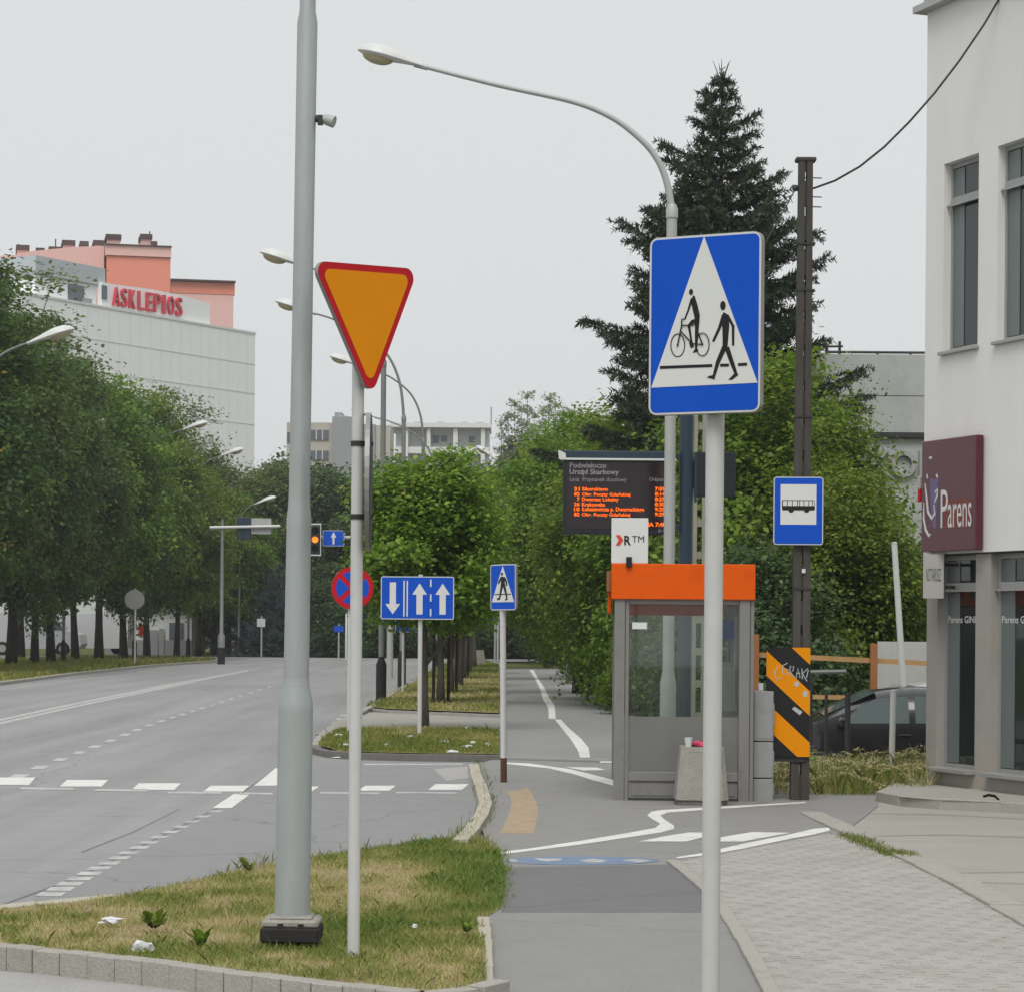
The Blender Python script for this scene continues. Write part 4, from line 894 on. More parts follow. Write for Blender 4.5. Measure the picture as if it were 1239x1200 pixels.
# ------------------------------------------------------------------ signs
def sign_root(name, label, cat, base, yaw, group=None): return thing(name, label, cat, base, math.radians(yaw), group)
def post(t, r, z1, m='post_grey', cap=True, z0=-.1, x=0, y=0, n=20):
    b = MB(); b.lathe([(r, z0), (r, z1 - .004), (r * .8, z1)], n, (x, y)); return b.obj('post', m, t, True)
class Fig:
    """flat print built up as thin layers on a plate"""
    def __init__(s, conv, y): s.b = MB(); s.c = conv; s.y = y; s.k = 0
    def poly(s, pts):
        pts = [s.c(*p) for p in pts]; s.k += 1; y = s.y - .00004 * s.k; s.b.prism(pts, y - .0009, y); return s
    def st(s, pts, w): return s.poly(stroke(pts, w))
    def el(s, x, y, rx, ry): return s.poly(ellipse(x, y, rx, ry))
    def ring(s, x, y, rx, ry, w):
        for q in ringpoly(x, y, rx, ry, w): s.poly(q)
        return s

# --- near pedestrian and cycle crossing sign
Ds = 8.1; ks = K(Ds); c0 = at(851.5, 392.5, Ds); yaw = -27
wS, hS = .395, 217 * ks
pole_x = gx(862.5, Ds + .06)
sg = sign_root('crossing_sign', 'large blue crossing sign with cyclist and walker on a white post', 'road sign', (pole_x, Ds + .06, .03), 0)
sg.rotation_euler = (0, .001, 0)
post(sg, .0305, c0.z + hS * .42, n=28)
R_ = Matrix.Translation(c0 - Vector((pole_x, Ds + .06, .03))) @ Matrix.Rotation(math.radians(yaw), 4, 'Z')
def plate(t, wd, ht, r, M, name='plate', m='sign_rim', th=.026, face='sign_blue', rim=.010):
    b = MB(); b.prism(rounded(wd, ht, r), -.0002, th); p = b.obj(name, 'sign_back', t); p.matrix_local = M
    b = MB(); b.prism(rounded(wd - .003, ht - .003, r), -.0011, -.0003); b.obj('rim', m, p)
    b = MB(); b.prism(rounded(wd - 2 * rim, ht - 2 * rim, max(.002, r - rim)), -.0022, -.0012); f = b.obj('face', face, p)
    return p
pl = plate(sg, wS, hS, .028, R_, rim=.008)
def cv(x, y):
    u = (x - 75) / 620.0; top = 97 - 49 * u; bot = 1130 - 13 * u; v = (y - top) / (bot - top)
    return ((u - .5) * wS, (.5 - v) * hS)
f = Fig(cv, -.0024); f.poly([(380, 84), (680, 945), (92, 968)]); f.b.obj('white_triangle', 'sign_white', pl)
f = Fig(cv, -.0036)
f.el(311, 411, 11, 18)
f.poly([(322, 430), (332, 436), (348, 490), (361, 548), (358, 590), (346, 606), (330, 606), (332, 560), (318, 500), (311, 470)])
f.st([(317, 448), (296, 520), (277, 572)], [14, 10, 8]); f.st([(350, 578), (322, 585), (298, 612)], [26, 24, 16]); f.st([(300, 606), (308, 650), (316, 705)], [14, 12, 10]); f.poly([(306, 704), (322, 700), (329, 735), (312, 738)])
f.st([(347, 585), (344, 660), (342, 745)], [24, 18, 12]); f.poly([(322, 766), (338, 742), (354, 748), (353, 762)])
f.ring(240, 722, 41, 69, 5); f.ring(378, 718, 39, 69, 5); f.el(240, 722, 5, 8); f.el(378, 718, 5, 8); f.el(316, 712, 10, 16)
for a in ([(276, 568), (262, 572), (262, 606), (240, 722)], [(262, 607), (330, 605)], [(256, 640), (314, 704)], [(316, 714), (378, 718)], [(350, 640), (378, 716)]): f.st(a, 7)
f.b.obj('cyclist_symbol', 'sign_black', pl)
f = Fig(cv, -.0036)
f.el(488, 491, 15, 27)
f.poly([(490, 530), (500, 533), (520, 548), (524, 610), (518, 690), (514, 752), (488, 752), (488, 690), (486, 620), (478, 590)])
f.st([(492, 545), (470, 622), (436, 702)], [18, 16, 13]); f.st([(512, 546), (545, 612), (546, 726)], [14, 15, 12])
f.st([(499, 735), (463, 822), (440, 912)], [28, 22, 14]); f.poly([(403, 911), (415, 903), (446, 895), (447, 924)]); f.st([(511, 735), (542, 830), (566, 900)], [26, 22, 15]); f.poly([(522, 926), (556, 888), (577, 897), (542, 926)])
f.b.obj('walker_symbol', 'sign_black', pl)
f = Fig(cv, -.0036)
for a, b_ in (((140, 851), (432, 842)), ((476, 841), (524, 840)), ((574, 838), (623, 835))): f.st([a, b_], 17)
f.b.obj('ground_bar', 'sign_black', pl)
for zz in (-.16, .16):
    b = MB(); b.box(-.05, .05, .024, .075, zz - .014, zz + .014, bev=.004); b.obj('clamp', 'galv', pl)

# --- far pedestrian crossing sign
g = P(609.5, 946, .03); kd = K(g.y); cz = lambda py, D: H + (CY - py) * K(D)
sg = sign_root('crossing_sign', 'small blue pedestrian crossing sign on a rusty footed post', 'road sign', g, 0)
sg.rotation_euler = (0, -.014, 0)
post(sg, .033, at(606, 700, g.y).z, n=16)
b = MB(); b.lathe([(.0345, -.05), (.0345, .18), (.0338, .26)], 16); b.obj('rusty_foot', 'rust', sg, True)
cc = at(605.7, 710, g.y - .06) - g; cc.x += .055
Wd, Hd = .42, 55.5 * kd
pl = plate(sg, Wd, Hd, .03, Matrix.Translation(cc) @ Matrix.Rotation(math.radians(-50), 4, 'Z'), rim=.012)
cv2 = lambda x, y: ((x - .5) * (Wd - .024), (.5 - y) * (Hd - .024))
f = Fig(cv2, -.0026); f.poly([(.5, .01), (.97, .84), (.03, .84)]); f.b.obj('white_triangle', 'sign_white', pl)
f = Fig(cv2, -.0040); f.el(.47, .195, .045, .032); f.poly([(.45, .25), (.58, .27), (.60, .46), (.42, .46), (.43, .36)]); f.st([(.46, .27), (.34, .38), (.33, .42)], .06); f.st([(.57, .28), (.66, .38), (.66, .47)], .06); f.st([(.47, .45), (.42, .6), (.36, .76), (.26, .77)], [.10, .08, .06, .05]); f.st([(.55, .45), (.62, .6), (.68, .77), (.60, .79)], [.10, .08, .06, .05]); f.st([(.15, .66), (.85, .66)], .02)
f.b.obj('walker_symbol', 'sign_black', pl)

# --- give way sign (orange with red rim) on a grey post, with an edge-on round sign below
g = P(427.5, 1160, .09); ky = K(g.y)
sg = sign_root('give_way_sign', 'orange give way triangle with red rim on a tall grey post', 'road sign', g, 0); sg.rotation_euler = (0, .0005, 0)
ztop = at(437, 410, g.y).z - .09
post(sg, .0295, ztop, n=24)
cs = at(444.5, 375, g.y - .07) - g
S_ = 186 * ky
def tri_round(S, r, n=6):
    h = S * math.sqrt(3) / 2; pts = [(-S / 2, h / 3), (0, -2 * h / 3), (S / 2, h / 3)]; out = []
    for i, (x, z) in enumerate(pts):
        d = math.hypot(x, z); cx_, cz_ = x * (1 - 2 * r / d), z * (1 - 2 * r / d); a0 = math.atan2(z, x)
        for k in range(n + 1): a = a0 - math.radians(60) + math.radians(120) * k / n; out.append((cx_ + r * math.cos(a), cz_ + r * math.sin(a)))
    return out
M = Matrix.Translation(cs) @ Matrix.Rotation(math.radians(50), 4, 'Z') @ Matrix.Rotation(math.radians(-3.5), 4, 'Y')
b = MB(); b.prism(tri_round(S_, .05), -.001, .02); pl = b.obj('plate', 'sign_back', sg); pl.matrix_local = M
b = MB(); b.prism(tri_round(S_ - .004, .05), -.0022, -.0012); b.obj('red_rim', 'sign_red', pl)
b = MB(); b.prism(tri_round(S_ - .115, .034), -.0036, -.0026); b.obj('orange_field', 'sign_yellow', pl)
for zz in (-.25, .08):
    b = MB(); b.box(-.03, .03, .021, .07, zz - .013, zz + .013, bev=.004); b.obj('clamp', 'galv', pl)
ce = at(443.5, 583, g.y) - g
M = Matrix.Translation(ce + Vector((.006, .02, 0))) @ Matrix.Rotation(math.radians(92.0), 4, 'Z')
b = MB(); b.prism(ellipse(0, 0, .34, 84 * ky, 40), -.012, .010); ep = b.obj('side_plate', 'sign_back', sg); ep.matrix_local = M
b = MB(); b.prism(ellipse(0, 0, .33, 82 * ky, 40), -.0145, -.0125); b.obj('side_plate_back', 'dark_metal', ep)
for py in (537, 625):
    zc = at(437, py, g.y).z - g.z; b = MB(); b.lathe([(.034, zc - .012), (.034, zc + .012)], 16); b.box(.03, .075, -.012, .012, zc - .01, zc + .01); b.obj('clamp', 'dark_metal', sg)

# --- lane arrow signs
def arrow(f, x, up, z0, z1, w, hw, hh):
    if up: f.poly([(x - w / 2, z0), (x + w / 2, z0), (x + w / 2, z1 - hh), (x + hw / 2, z1 - hh), (x, z1), (x - hw / 2, z1 - hh), (x - w / 2, z1 - hh)])
    else: f.poly([(x - w / 2, z1), (x - w / 2, z0 + hh), (x - hw / 2, z0 + hh), (x, z0), (x + hw / 2, z0 + hh), (x + w / 2, z0 + hh), (x + w / 2, z1)])
def lane_sign(label, post_px, base_py, cx_px, cy_px, wpx, hpx, yaw):
    g = P(post_px, base_py, .08); k = K(g.y); t = sign_root('lane_sign', label, 'road sign', g, 0); wd, ht = wpx * k, hpx * k
    post(t, .033, at(post_px, cy_px - hpx * .51, g.y).z - .08 + .02, n=16)
    c = at(cx_px, cy_px, g.y - .07) - g
    pl = plate(t, wd, ht, .03, Matrix.Translation(c) @ Matrix.Rotation(math.radians(yaw), 4, 'Z'), rim=.014)
    idc = lambda x, z: ((x - .5) * wd, (z - .5) * ht)
    f = Fig(idc, -.0026); arrow(f, .165, False, .12, .86, .085, .20, .24); f.b.obj('down_arrow', 'sign_white', pl)
    f = Fig(idc, -.0026); arrow(f, .53, True, .12, .84, .085, .20, .26); f.b.obj('up_arrow', 'sign_white', pl)
    f = Fig(idc, -.0026); arrow(f, .845, True, .12, .84, .085, .20, .26); f.b.obj('up_arrow', 'sign_white', pl)
    f = Fig(idc, -.0026)
    for x in (.318, .362): f.poly([(x - .009, .07), (x + .009, .07), (x + .009, .90), (x - .009, .90)])
    for z in (.08, .42, .76): f.poly([(.672, z), (.692, z), (.692, z + .17), (.672, z + .17)])
    f.b.obj('lane_lines', 'sign_white', pl)
    b = MB(); b.box(-.035, .035, .024, .06, -.02, .02); b.obj('clamp', 'galv', pl)
    return t
lane_sign('wide blue lane sign with one down arrow and two up arrows before the young maple', 507.5, 888, 505, 723, 89, 52, -4)
lane_sign('blue lane sign half hidden behind the nearer lane sign', 487.5, 836, 507, 748, 58, 33, -3)

# --- no stopping sign
g = P(422, 886, .08); k = K(g.y); t = sign_root('no_stopping_sign', 'round no stopping sign half hidden by the give way post', 'road sign', g, 0)
post(t, .03, at(424, 700, g.y).z - .08, n=14); c = at(426.5, 711, g.y - .06) - g; rr = 25.5 * k
M = Matrix.Translation(c) @ Matrix.Rotation(math.radians(8), 4, 'Z')
b = MB(); b.prism(ellipse(0, 0, rr, rr, 36), -.001, .018); pl = b.obj('plate', 'sign_back', t); pl.matrix_local = M
b = MB(); b.prism(ellipse(0, 0, rr, rr, 36), -.0025, -.0015); b.obj('red_disc', 'sign_red', pl)
idc = lambda x, z: (x, z)
f = Fig(idc, -.004)
for a in range(4):
    a0 = math.radians(a * 90 - 45 + 9); a1 = math.radians(a * 90 + 45 - 9); pts = [(rr * .15 * math.cos((a0 + a1) / 2), rr * .15 * math.sin((a0 + a1) / 2))] + [(rr * .78 * math.cos(a0 + (a1 - a0) * j / 10), rr * .78 * math.sin(a0 + (a1 - a0) * j / 10)) for j in range(11)]
    f.poly(pts)
f.b.obj('blue_sectors', 'sign_blue', pl)

# --- signal gantries
def signal_head(parent, cx_, cz_, y, s, face, m='dark_metal'):
    b = MB(); b.box(cx_ - .15 * s, cx_ + .15 * s, y - .05, y + .22, cz_ - .45 * s, cz_ + .45 * s, bev=.03); h = b.obj('signal_head', m, parent)
    if face:
        b = MB()
        for x0, x1, z0, z1 in ((-.19, .19, -.52, -.475), (-.19, .19, .475, .52), (-.19, -.165, -.475, .475), (.165, .19, -.475, .475)): b.box(cx_ + x0 * s, cx_ + x1 * s, y - .03, y - .005, cz_ + z0 * s, cz_ + z1 * s)
        b.obj('signal_border', 'sign_rim', h)
        for i, mm in ((-1, 'black_rubber'), (0, 'amber'), (1, 'black_rubber')):
            b = MB(); b.prism(ellipse(cx_, cz_ + i * .285 * s, .105 * s, .105 * s, 20), y - .075, y - .052); b.obj('signal_lens', mm, h)
            b = MB(); q = [(cx_ + .125 * s * math.cos(math.radians(a)), y - .05, cz_ + i * .285 * s + .125 * s * math.sin(math.radians(a))) for a in range(0, 181, 20)]; q2 = [(x, y - .20, z) for x, _, z in q]; nn = len(q)
            b.add(q + q2, [(j, j + 1, nn + j + 1, nn + j) for j in range(nn - 1)]); b.obj('signal_visor', 'dark_metal', h)
    return h
Dg = 80.0; g = Vector((gx(472, Dg), Dg, .05)); t = thing('signal_gantry', 'traffic signal gantry with amber light and blue arrow sign, reaching from the maples', 'traffic light', g)
za = at(400, 650, Dg).z - .05
b = MB(); b.lathe([(.11, -.1), (.09, za + .25), (.04, za + .3)], 14); b.obj('post', 'galv_dull', t, True)
xl = gx(366, Dg) - g.x; b = MB(); b.tube([(0, 0, za), (xl, 0, za)], [.07, .05], 10); b.obj('arm', 'galv_dull', t, True)
signal_head(t, gx(381.5, Dg) - g.x, at(381, 653, Dg).z - .05, -.32, 1.0, True)
wS2, hS2 = 26 * K(Dg), 19 * K(Dg); pl = plate(t, wS2, hS2, .02, Matrix.Translation((gx(403, Dg) - g.x, -.12, at(403, 651, Dg).z - .05)), rim=.015, name='arrow_plate')
f = Fig(lambda x, z: ((x - .5) * wS2, (z - .5) * hS2), -.003); arrow(f, .5, True, .12, .9, .09, .26, .34); f.b.obj('up_arrow', 'sign_white', pl)
Dg = 104.0; g = Vector((gx(268, Dg), Dg, .05)); t = thing('signal_gantry', 'signal gantry seen from behind on the far verge with a blank sign back', 'traffic light', g)
za = at(300, 637, Dg).z - .05
b = MB(); b.lathe([(.15, -.1), (.15, 1.15), (.08, 1.25), (.06, za + .3)], 14); b.obj('post', 'lamp_shaft', t, True)
b = MB(); b.lathe([(.16, -.1), (.16, .65)], 14); b.obj('post_base', 'pole_base', t, True)
b = MB(); b.tube([(gx(253, Dg) - g.x, -.05, za - .05), (gx(338, Dg) - g.x, -.05, za + .03)], .065, 10); b.obj('arm', 'lamp_white', t, True)
for px in (290, 298): signal_head(t, gx(px, Dg) - g.x, at(px, 639, Dg).z - .05, .05, 1.05, False, 'display_pole')
b = MB(); b.box(gx(303, Dg) - g.x, gx(327, Dg) - g.x, .04, .08, at(300, 647, Dg).z, at(300, 628, Dg).z); b.obj('blank_sign_back', 'galv_dull', t)

# --- small far signs and posts
def small_sign(name, label, px, by, top, plate_px, m, D=None, shape='rect', group=None):
    g = P(px, by, .05) if D is None else Vector((gx(px, D), D, .05)); k = K(g.y); t = thing(name, label, 'road sign', g, 0, group); zt = at(px, top, g.y).z - .05
    post(t, .04, zt, 'galv_dull', n=10)
    x0, x1, y0, y1 = plate_px; c = at((x0 + x1) / 2, (y0 + y1) / 2, g.y) - g; wd, ht = (x1 - x0) * k, (y1 - y0) * k
    b = MB(); b.prism(rounded(wd, ht, .04) if shape == 'rect' else ellipse(0, 0, wd / 2, ht / 2, 28), -.06, -.045); o = b.obj('plate', m, t, loc=c)
    b = MB(); b.prism(rounded(wd * .9, ht * .9, .03) if shape == 'rect' else ellipse(0, 0, wd * .42, ht * .42, 28), -.064, -.061); b.obj('plate_field', m, o)
    return t
small_sign('round_sign', 'grey back of a round road sign on a post under the lime trees', 163.5, 806, 712, (151, 175, 713, 737), 'sign_back', D=96, shape='round')
t = small_sign('bus_stop_flag', 'far pale stop flag on a thin post beside the blue spruces', 316.5, 797, 745, (311, 321, 748, 758), 'lamp_white', D=125)
small_sign('far_sign', 'tiny blue sign on a thin post where the road ends', 410, 797, 755, (404, 416, 757, 764), 'sign_blue', D=126)
small_sign('far_sign', 'tiny blue sign on a white post at the far end of the tree strip', 599, 803, 748, (594, 606, 748, 752), 'sign_blue', D=112)
for px, lab in ((419, 'thin grey marker post where the road ends'), (602.5, 'thin white marker post at the far end of the path')):
    D = 120; q = MB(); q.lathe([(.05, -.1), (.05, 2.2), (.02, 2.24)], 10); tag(q.obj('marker_post', 'lamp_white', None, True, (gx(px, D), D, 0)), lab, 'post')
# far concrete block and white gate post by the path
D = 105; q = MB(); x = gx(580, D); q.prism([(-.30, 0), (.30, 0), (.20, .55), (.2, .62), (-.2, .62), (-.2, .55)], -.3, .3); tag(q.obj('concrete_block', 'concrete', None, loc=(x, D, .05)), 'tapered grey concrete block at the far end of the tree strip', 'block')
D = 98; t = thing('gate_post', 'white gate post at the end of the path by the hedge', 'post', (gx(688, D), D, 0)); q = MB(); q.box(-.16, .16, -.16, .16, -.1, 1.3, bev=.02); q.obj('shaft', 'pale_wall', t); q = MB(); q.box(-.21, .21, -.21, .21, 1.3, 1.38, bev=.02); q.box(-.12, .12, -.12, .12, 1.38, 1.5, bev=.02); q.obj('cap', 'pale_wall', t)

# ------------------------------------------------------------------ bus shelter
Dn = P(760, 968, .03).y; kb = K(Dn); Db = Dn + 3.4
X0, X1 = gx(743.5, Dn), gx(912.5, Dn)
def xz(px, py, D=None):
    p = at(px, py, D or Dn); return p.x, p.z
zb = lambda py: at(828, py, Dn).z
sh = thing('bus_shelter', 'grey framed glass bus shelter with orange roof fascia', 'bus shelter', (0, 0, 0))
sh.location = ((X0 + X1) / 2, Dn, .03); sh.rotation_euler = (0, 0, math.radians(-2.4)); ox, oy, oz = sh.location
def bx(name, m, x0, x1, y0, y1, z0, z1, parent=sh, bev=.004):
    b = MB(); b.box(x0 - ox, x1 - ox, y0 - oy, y1 - oy, z0 - oz, z1 - oz, bev=bev); return b.obj(name, m, parent)
zt, zf0 = zb(682), zb(725); pw = 18 * kb
for x in (X0, X1 - pw):
    bx('corner_post', 'shelter_grey', x, x + pw * .72, Dn, Dn + .09, .0, zf0 + .03)
    bx('post_channel', 'shelter_grey', x + pw * .74, x + pw, Dn + .015, Dn + .07, .0, zf0 + .03)
for x in (X0 - .02, X1 - .11): bx('rear_post', 'shelter_grey', x, x + .11, Db - .09, Db, 0, zf0 + .03)
for yy in (Dn + 1.7,): bx('rear_post', 'shelter_grey', X1 - .11, X1 - .02, yy, yy + .08, 0, zf0 + .03)
xi0, xi1 = X0 + pw + .002, X1 - pw - .002
bx('top_rail', 'shelter_grey', xi0, xi1, Dn + .015, Dn + .065, zb(731), zf0 + .02)
bx('bottom_rail', 'shelter_grey', xi0, xi1, Dn + .012, Dn + .068, zb(945), zb(934))
bx('kick_panel', 'shelter_grey', xi0, xi1, Dn + .03, Dn + .05, zb(966), zb(945.5))
bx('kick_frame', 'shelter_grey', xi0 + .03, xi1 - .03, Dn + .024, Dn + .0295, zb(963), zb(948))
bx('sill_rail', 'dark_metal', xi0, xi1, Dn + .012, Dn + .066, .0, zb(966.3))
bx('glass_pane', 'shelter_glass', xi0, xi1, Dn + .036, Dn + .044, zb(866.5), zb(731.5), bev=0)
bx('frosted_pane', 'frosted', xi0, xi1, Dn + .036, Dn + .044, zb(934), zb(867), bev=0)
for i in range(2):
    y0 = Dn + .12 + i * 1.64
    bx('glass_pane', 'shelter_glass', X1 - .05, X1 - .042, y0, y0 + 1.5, .25, 1.95, bev=0)
bx('glass_pane', 'shelter_glass', X0 + .12, X1 - .13, Db - .05, Db - .042, .25, 1.95, bev=0)
# roof and fascia
bx('roof', 'shelter_grey', X0 - .02, X1 - .01, Dn + .02, Db + .02, zt - .10, zt - .06)
bx('front_fascia', 'orange', gx(739.5, Dn - .02), gx(913.5, Dn - .02), Dn - .025, Dn + .012, zf0, zt, bev=.006)
bx('side_fascia', 'orange', gx(734.5, Dn + .1), gx(738.8, Dn + .1), Dn + .16, Db + .05, zb(741.5), zb(693))
bx('side_fascia_end', 'wood_dark', gx(733, Dn + .1), gx(738.5, Dn + .1), Dn + .10, Dn + .155, zb(716), zb(691))
bx('side_fascia', 'orange', X1 - .03, X1 - .005, Dn + .05, Db + .05, zf0 - .0, zt - .11)
bx('rear_fascia', 'orange', X0 + .12, X1 - .13, Db - .13, Db - .10, at(828, 744.5, Db).z, zt - .11)
bx('lamp_bracket', 'sign_black', gx(757, Dn), gx(764, Dn), Dn - .06, Dn - .03, zb(686.5), zb(674))
# bench inside, timetable case
bx('bench_seat', 'wood_dark', X1 - .50, X1 - .16, Dn + .6, Db - .4, .44, .48)
bx('bench_leg', 'dark_metal', X1 - .40, X1 - .32, Dn + .9, Dn + .98, .0, .44); bx('bench_leg', 'dark_metal', X1 - .40, X1 - .32, Db - .8, Db - .72, .0, .44)
tcx = gx(884, Dn + 1.2)
tc = bx('timetable_case', 'galv_dull', tcx - .16, tcx + .10, Dn + 1.2, Dn + 1.24, at(880, 868, Dn + 1.2).z, at(880, 800, Dn + 1.2).z)
bx('timetable_sheet', 'sign_white', tcx - .14, tcx + .02, Dn + 1.190, Dn + 1.1965, at(880, 860, Dn + 1.2).z, at(880, 806, Dn + 1.2).z, tc, 0)
bh = bx('stop_header', 'sign_blue', gx(868, Dn + 1.2), gx(884, Dn + 1.2), Dn + 1.2, Dn + 1.22, at(880, 773, Dn + 1.2).z, at(880, 750, Dn + 1.2).z)
bx('notice_column', 'galv_dull', gx(884.5, Dn + .9), gx(893, Dn + .9), Dn + .9, Dn + 1.0, at(890, 850, Dn + .9).z, at(890, 745, Dn + .9).z)
bx('notice_card', 'sign_white', gx(765, Dn), gx(783, Dn), Dn + .026, Dn + .030, zb(761), zb(753), bev=0)
# operator board on the roof edge
xb0, xb1 = gx(739, Dn), gx(783.5, Dn)
nbd = bx('operator_board', 'sign_white', xb0, xb1, Dn - .005, Dn + .018, zt + .002, zb(627), bev=.003)
bb = MB(); lx = lambda px: gx(px, Dn) - ox; lz = lambda py: zb(py) - oz; yb = Dn - .008 - oy
bb.prism([(lx(744.3), lz(647.5)), (lx(749.2), lz(647.5)), (lx(753.4), lz(653.5)), (lx(749.2), lz(660)), (lx(744.3), lz(660)), (lx(748), lz(653.5))], yb - .0012, yb); bb.obj('arrow_logo', 'logo_red', nbd)
text_part('lettering', 'R', lx(754.5), lx(762.6), lz(659.6), lz(648.2), yb, 'sign_black', nbd, .03)
text_part('lettering', 'TM', lx(764), lx(778.6), lz(656), lz(648.4), yb, 'sign_black', nbd, .0)

# ------------------------------------------------------------------ things by the shelter
g = P(849, 966, .03); kk = K(g.y - .3); g = Vector((gx(849.5, Dn - .38), Dn - .38, .03))
t = thing('litter_bin', 'tapered concrete litter bin in front of the bus shelter', 'litter bin', g)
def frust(z0, z1, a0, a1, ch=.05):
    vs = []
    for z, a in ((z0, a0), (z1, a1)):
        c = ch * a / a0
        vs += [(-a + c, -a, z), (a - c, -a, z), (a, -a + c, z), (a, a - c, z), (a - c, a, z), (-a + c, a, z), (-a, a - c, z), (-a, -a + c, z)]
    fs = [(i, (i + 1) % 8, 8 + (i + 1) % 8, 8 + i) for i in range(8)] + [tuple(range(7, -1, -1)), tuple(range(8, 16))]
    return vs, fs
b = MB(); b.add(*frust(.05, .50, .248, .205)); b.obj('body', 'concrete', t)
b = MB(); b.add(*frust(-.02, .05, .235, .235)); b.obj('plinth', 'kerb_dark', t)
b = MB(); b.add(*frust(.50, .545, .207, .20)); b.obj('rim', 'concrete', t)
b = MB(); b.lathe([(.13, .5455), (.13, .5475)], 20); b.obj('mouth', 'black_rubber', t)
def crumple(seed, r, sx, sy, sz, n=3):
    import bmesh
    bm = bmesh.new(); bmesh.ops.create_icosphere(bm, subdivisions=2, radius=r); rg = random.Random(seed)
    for v in bm.verts:
        q = rg.uniform(.55, 1.2); v.co = Vector((v.co.x * sx * q, v.co.y * sy * q, max(-.2 * r, v.co.z * sz * q)))
    me = bpy.data.meshes.new('crumple'); bm.to_mesh(me); bm.free(); return me
tz = .03 + .55
tag(link('rubbish_bag', crumple(3, .07, 1.1, .8, .55), 'trash_pink', None, False, (g.x - .02, g.y - .05, tz + .015)), 'crumpled pink bag lying on top of the concrete bin', 'rubbish')
b = MB(); b.lathe([(.028, 0), (.040, .085), (.036, .085), (.026, .01)], 16); tag(b.obj('paper_cup', 'trash_white', None, True, (g.x - .125, g.y - .08, tz - .004)), 'white paper cup standing on the concrete bin', 'cup')

# grey utility cabinets right of the shelter
xa, xb_ = gx(914.5, Dn), gx(938.5, Dn)
t = thing('utility_cabinet', 'tall grey stacked utility cabinet beside the bus shelter', 'cabinet', ((xa + xb_) / 2, Dn + .12, .03)); hw = (xb_ - xa) / 2
for a, c in ((969.5, 942), (940.8, 897.5), (896.3, 836)):
    b = MB(); b.box(-hw, hw, 0, .38, at(926, a, Dn + .12).z - .03, at(926, c, Dn + .12).z - .03, bev=.006); d = b.obj('cabinet_box', 'cabinet_grey', t)
    b = MB(); z0, z1 = at(926, a, Dn + .12).z - .03, at(926, c, Dn + .12).z - .03; b.box(hw + .001, hw + .014, .05, .30, z0 + (z1 - z0) * .3, z0 + (z1 - z0) * .75, bev=.003); b.obj('hinge_plate', 'galv_dull', d)
b = MB(); b.box(-hw + .008, hw - .008, -.004, -.001, at(926, 893, Dn + .12).z - .03, at(926, 840, Dn + .12).z - .03); b.obj('door', 'cabinet_grey', t)
b = MB(); b.box(-.045, .005, .10, .15, at(926, 835.7, Dn + .12).z - .03, at(926, 826.5, Dn + .12).z - .03, bev=.004); b.obj('top_box', 'lamp_white', t)

# ------------------------------------------------------------------ departure display
Dd = 30.6; kd2 = K(Dd); dp = thing('departure_display', 'electronic bus departure display with orange text hung from a dark blue post', 'display', (gx(829, Dd), Dd + .05, .03)); o3 = dp.location.copy()
X = lambda px: gx(px, Dd) - o3.x
Zd = lambda py: at(750, py, Dd).z - o3.z
b = MB(); b.lathe([(.085, -.1), (.085, Zd(455)), (.03, Zd(450))], 18); b.obj('post', 'display_pole', dp, True)
b = MB(); b.box(X(680), X(812), -.13, .04, Zd(646.5), Zd(557), bev=.01); hs_ = b.obj('housing', 'display_box', dp)
b = MB(); b.box(X(677.5), X(816), -.16, .07, Zd(556), Zd(546.5), bev=.01); b.obj('canopy', 'display_pole', dp)
b = MB(); b.box(X(676), X(816), -.175, -.16, Zd(557.8), Zd(555.4)); b.prism([(X(674.5), Zd(557)), (X(683), Zd(557)), (X(682.5), Zd(550)), (X(676), Zd(547)), (X(673.4), Zd(546))], -.178, -.162); b.obj('gutter', 'sign_white', dp)
b = MB(); b.box(X(684), X(810), -.135, -.1315, Zd(640), Zd(560)); sc_ = b.obj('screen', 'display_face', hs_)
b = MB(); b.box(X(810), 0, -.04, .02, Zd(556), Zd(549)); b.box(X(810), 0, -.03, .01, Zd(640), Zd(634)); b.obj('bracket', 'display_pole', dp)
zx = lambda zxp: X(660 + zxp / 4.2857); zy = lambda zyp: Zd(520 + zyp / 4.2857)
def dt(s, x0, x1, y0, y1, m='led', bold=.015): text_part('display_line', s, zx(x0), zx(x1), zy(y1), zy(y0), -.1362, m, sc_, bold)
dt('Podwisłocze', 118, 308, 174, 202, 'display_text', .02); dt('Urząd Skarbowy', 118, 373, 208, 243, 'display_text', .02); dt('Linia  Przystanek docelowy', 120, 413, 250, 277, 'display_text', 0); dt('Odjazd', 530, 610, 248, 272, 'display_text', 0)
for i, (n_, s, x1, tm_) in enumerate([('31', 'Sikorskiego', 317, '7:59'), ('82', 'Obr. Poczty Gdańskiej', 433, '8:14'), ('7', 'Dworzec Lokalny', 373, '8:27'), ('26', 'Krakowska', 303, '8:30'), ('10', 'Łukasiewicza p. Dworockiego', 505, '9:25'), ('82', 'Obr. Poczty Gdańskiej', 433, '9:29')]):
    y0 = 301 + i * 26; hi = 20 if not any(c in s for c in 'yjgp') else 24
    dt(n_, 142 if len(n_) > 1 else 157, 171, y0, y0 + 19, bold=.03); dt(s, 183, x1, y0 - (3 if 'Ł' in s else 0), y0 + hi, bold=.02); dt(tm_, 560, 612, y0 - 4, y0 + 16, bold=.03)
dt('GODZINA 7:40', 408, 617, 478, 501, bold=.03)
dt('2', 578, 592, 514, 528, 'display_text'); dt('rtm', 595, 620, 516, 524, 'display_text', 0)
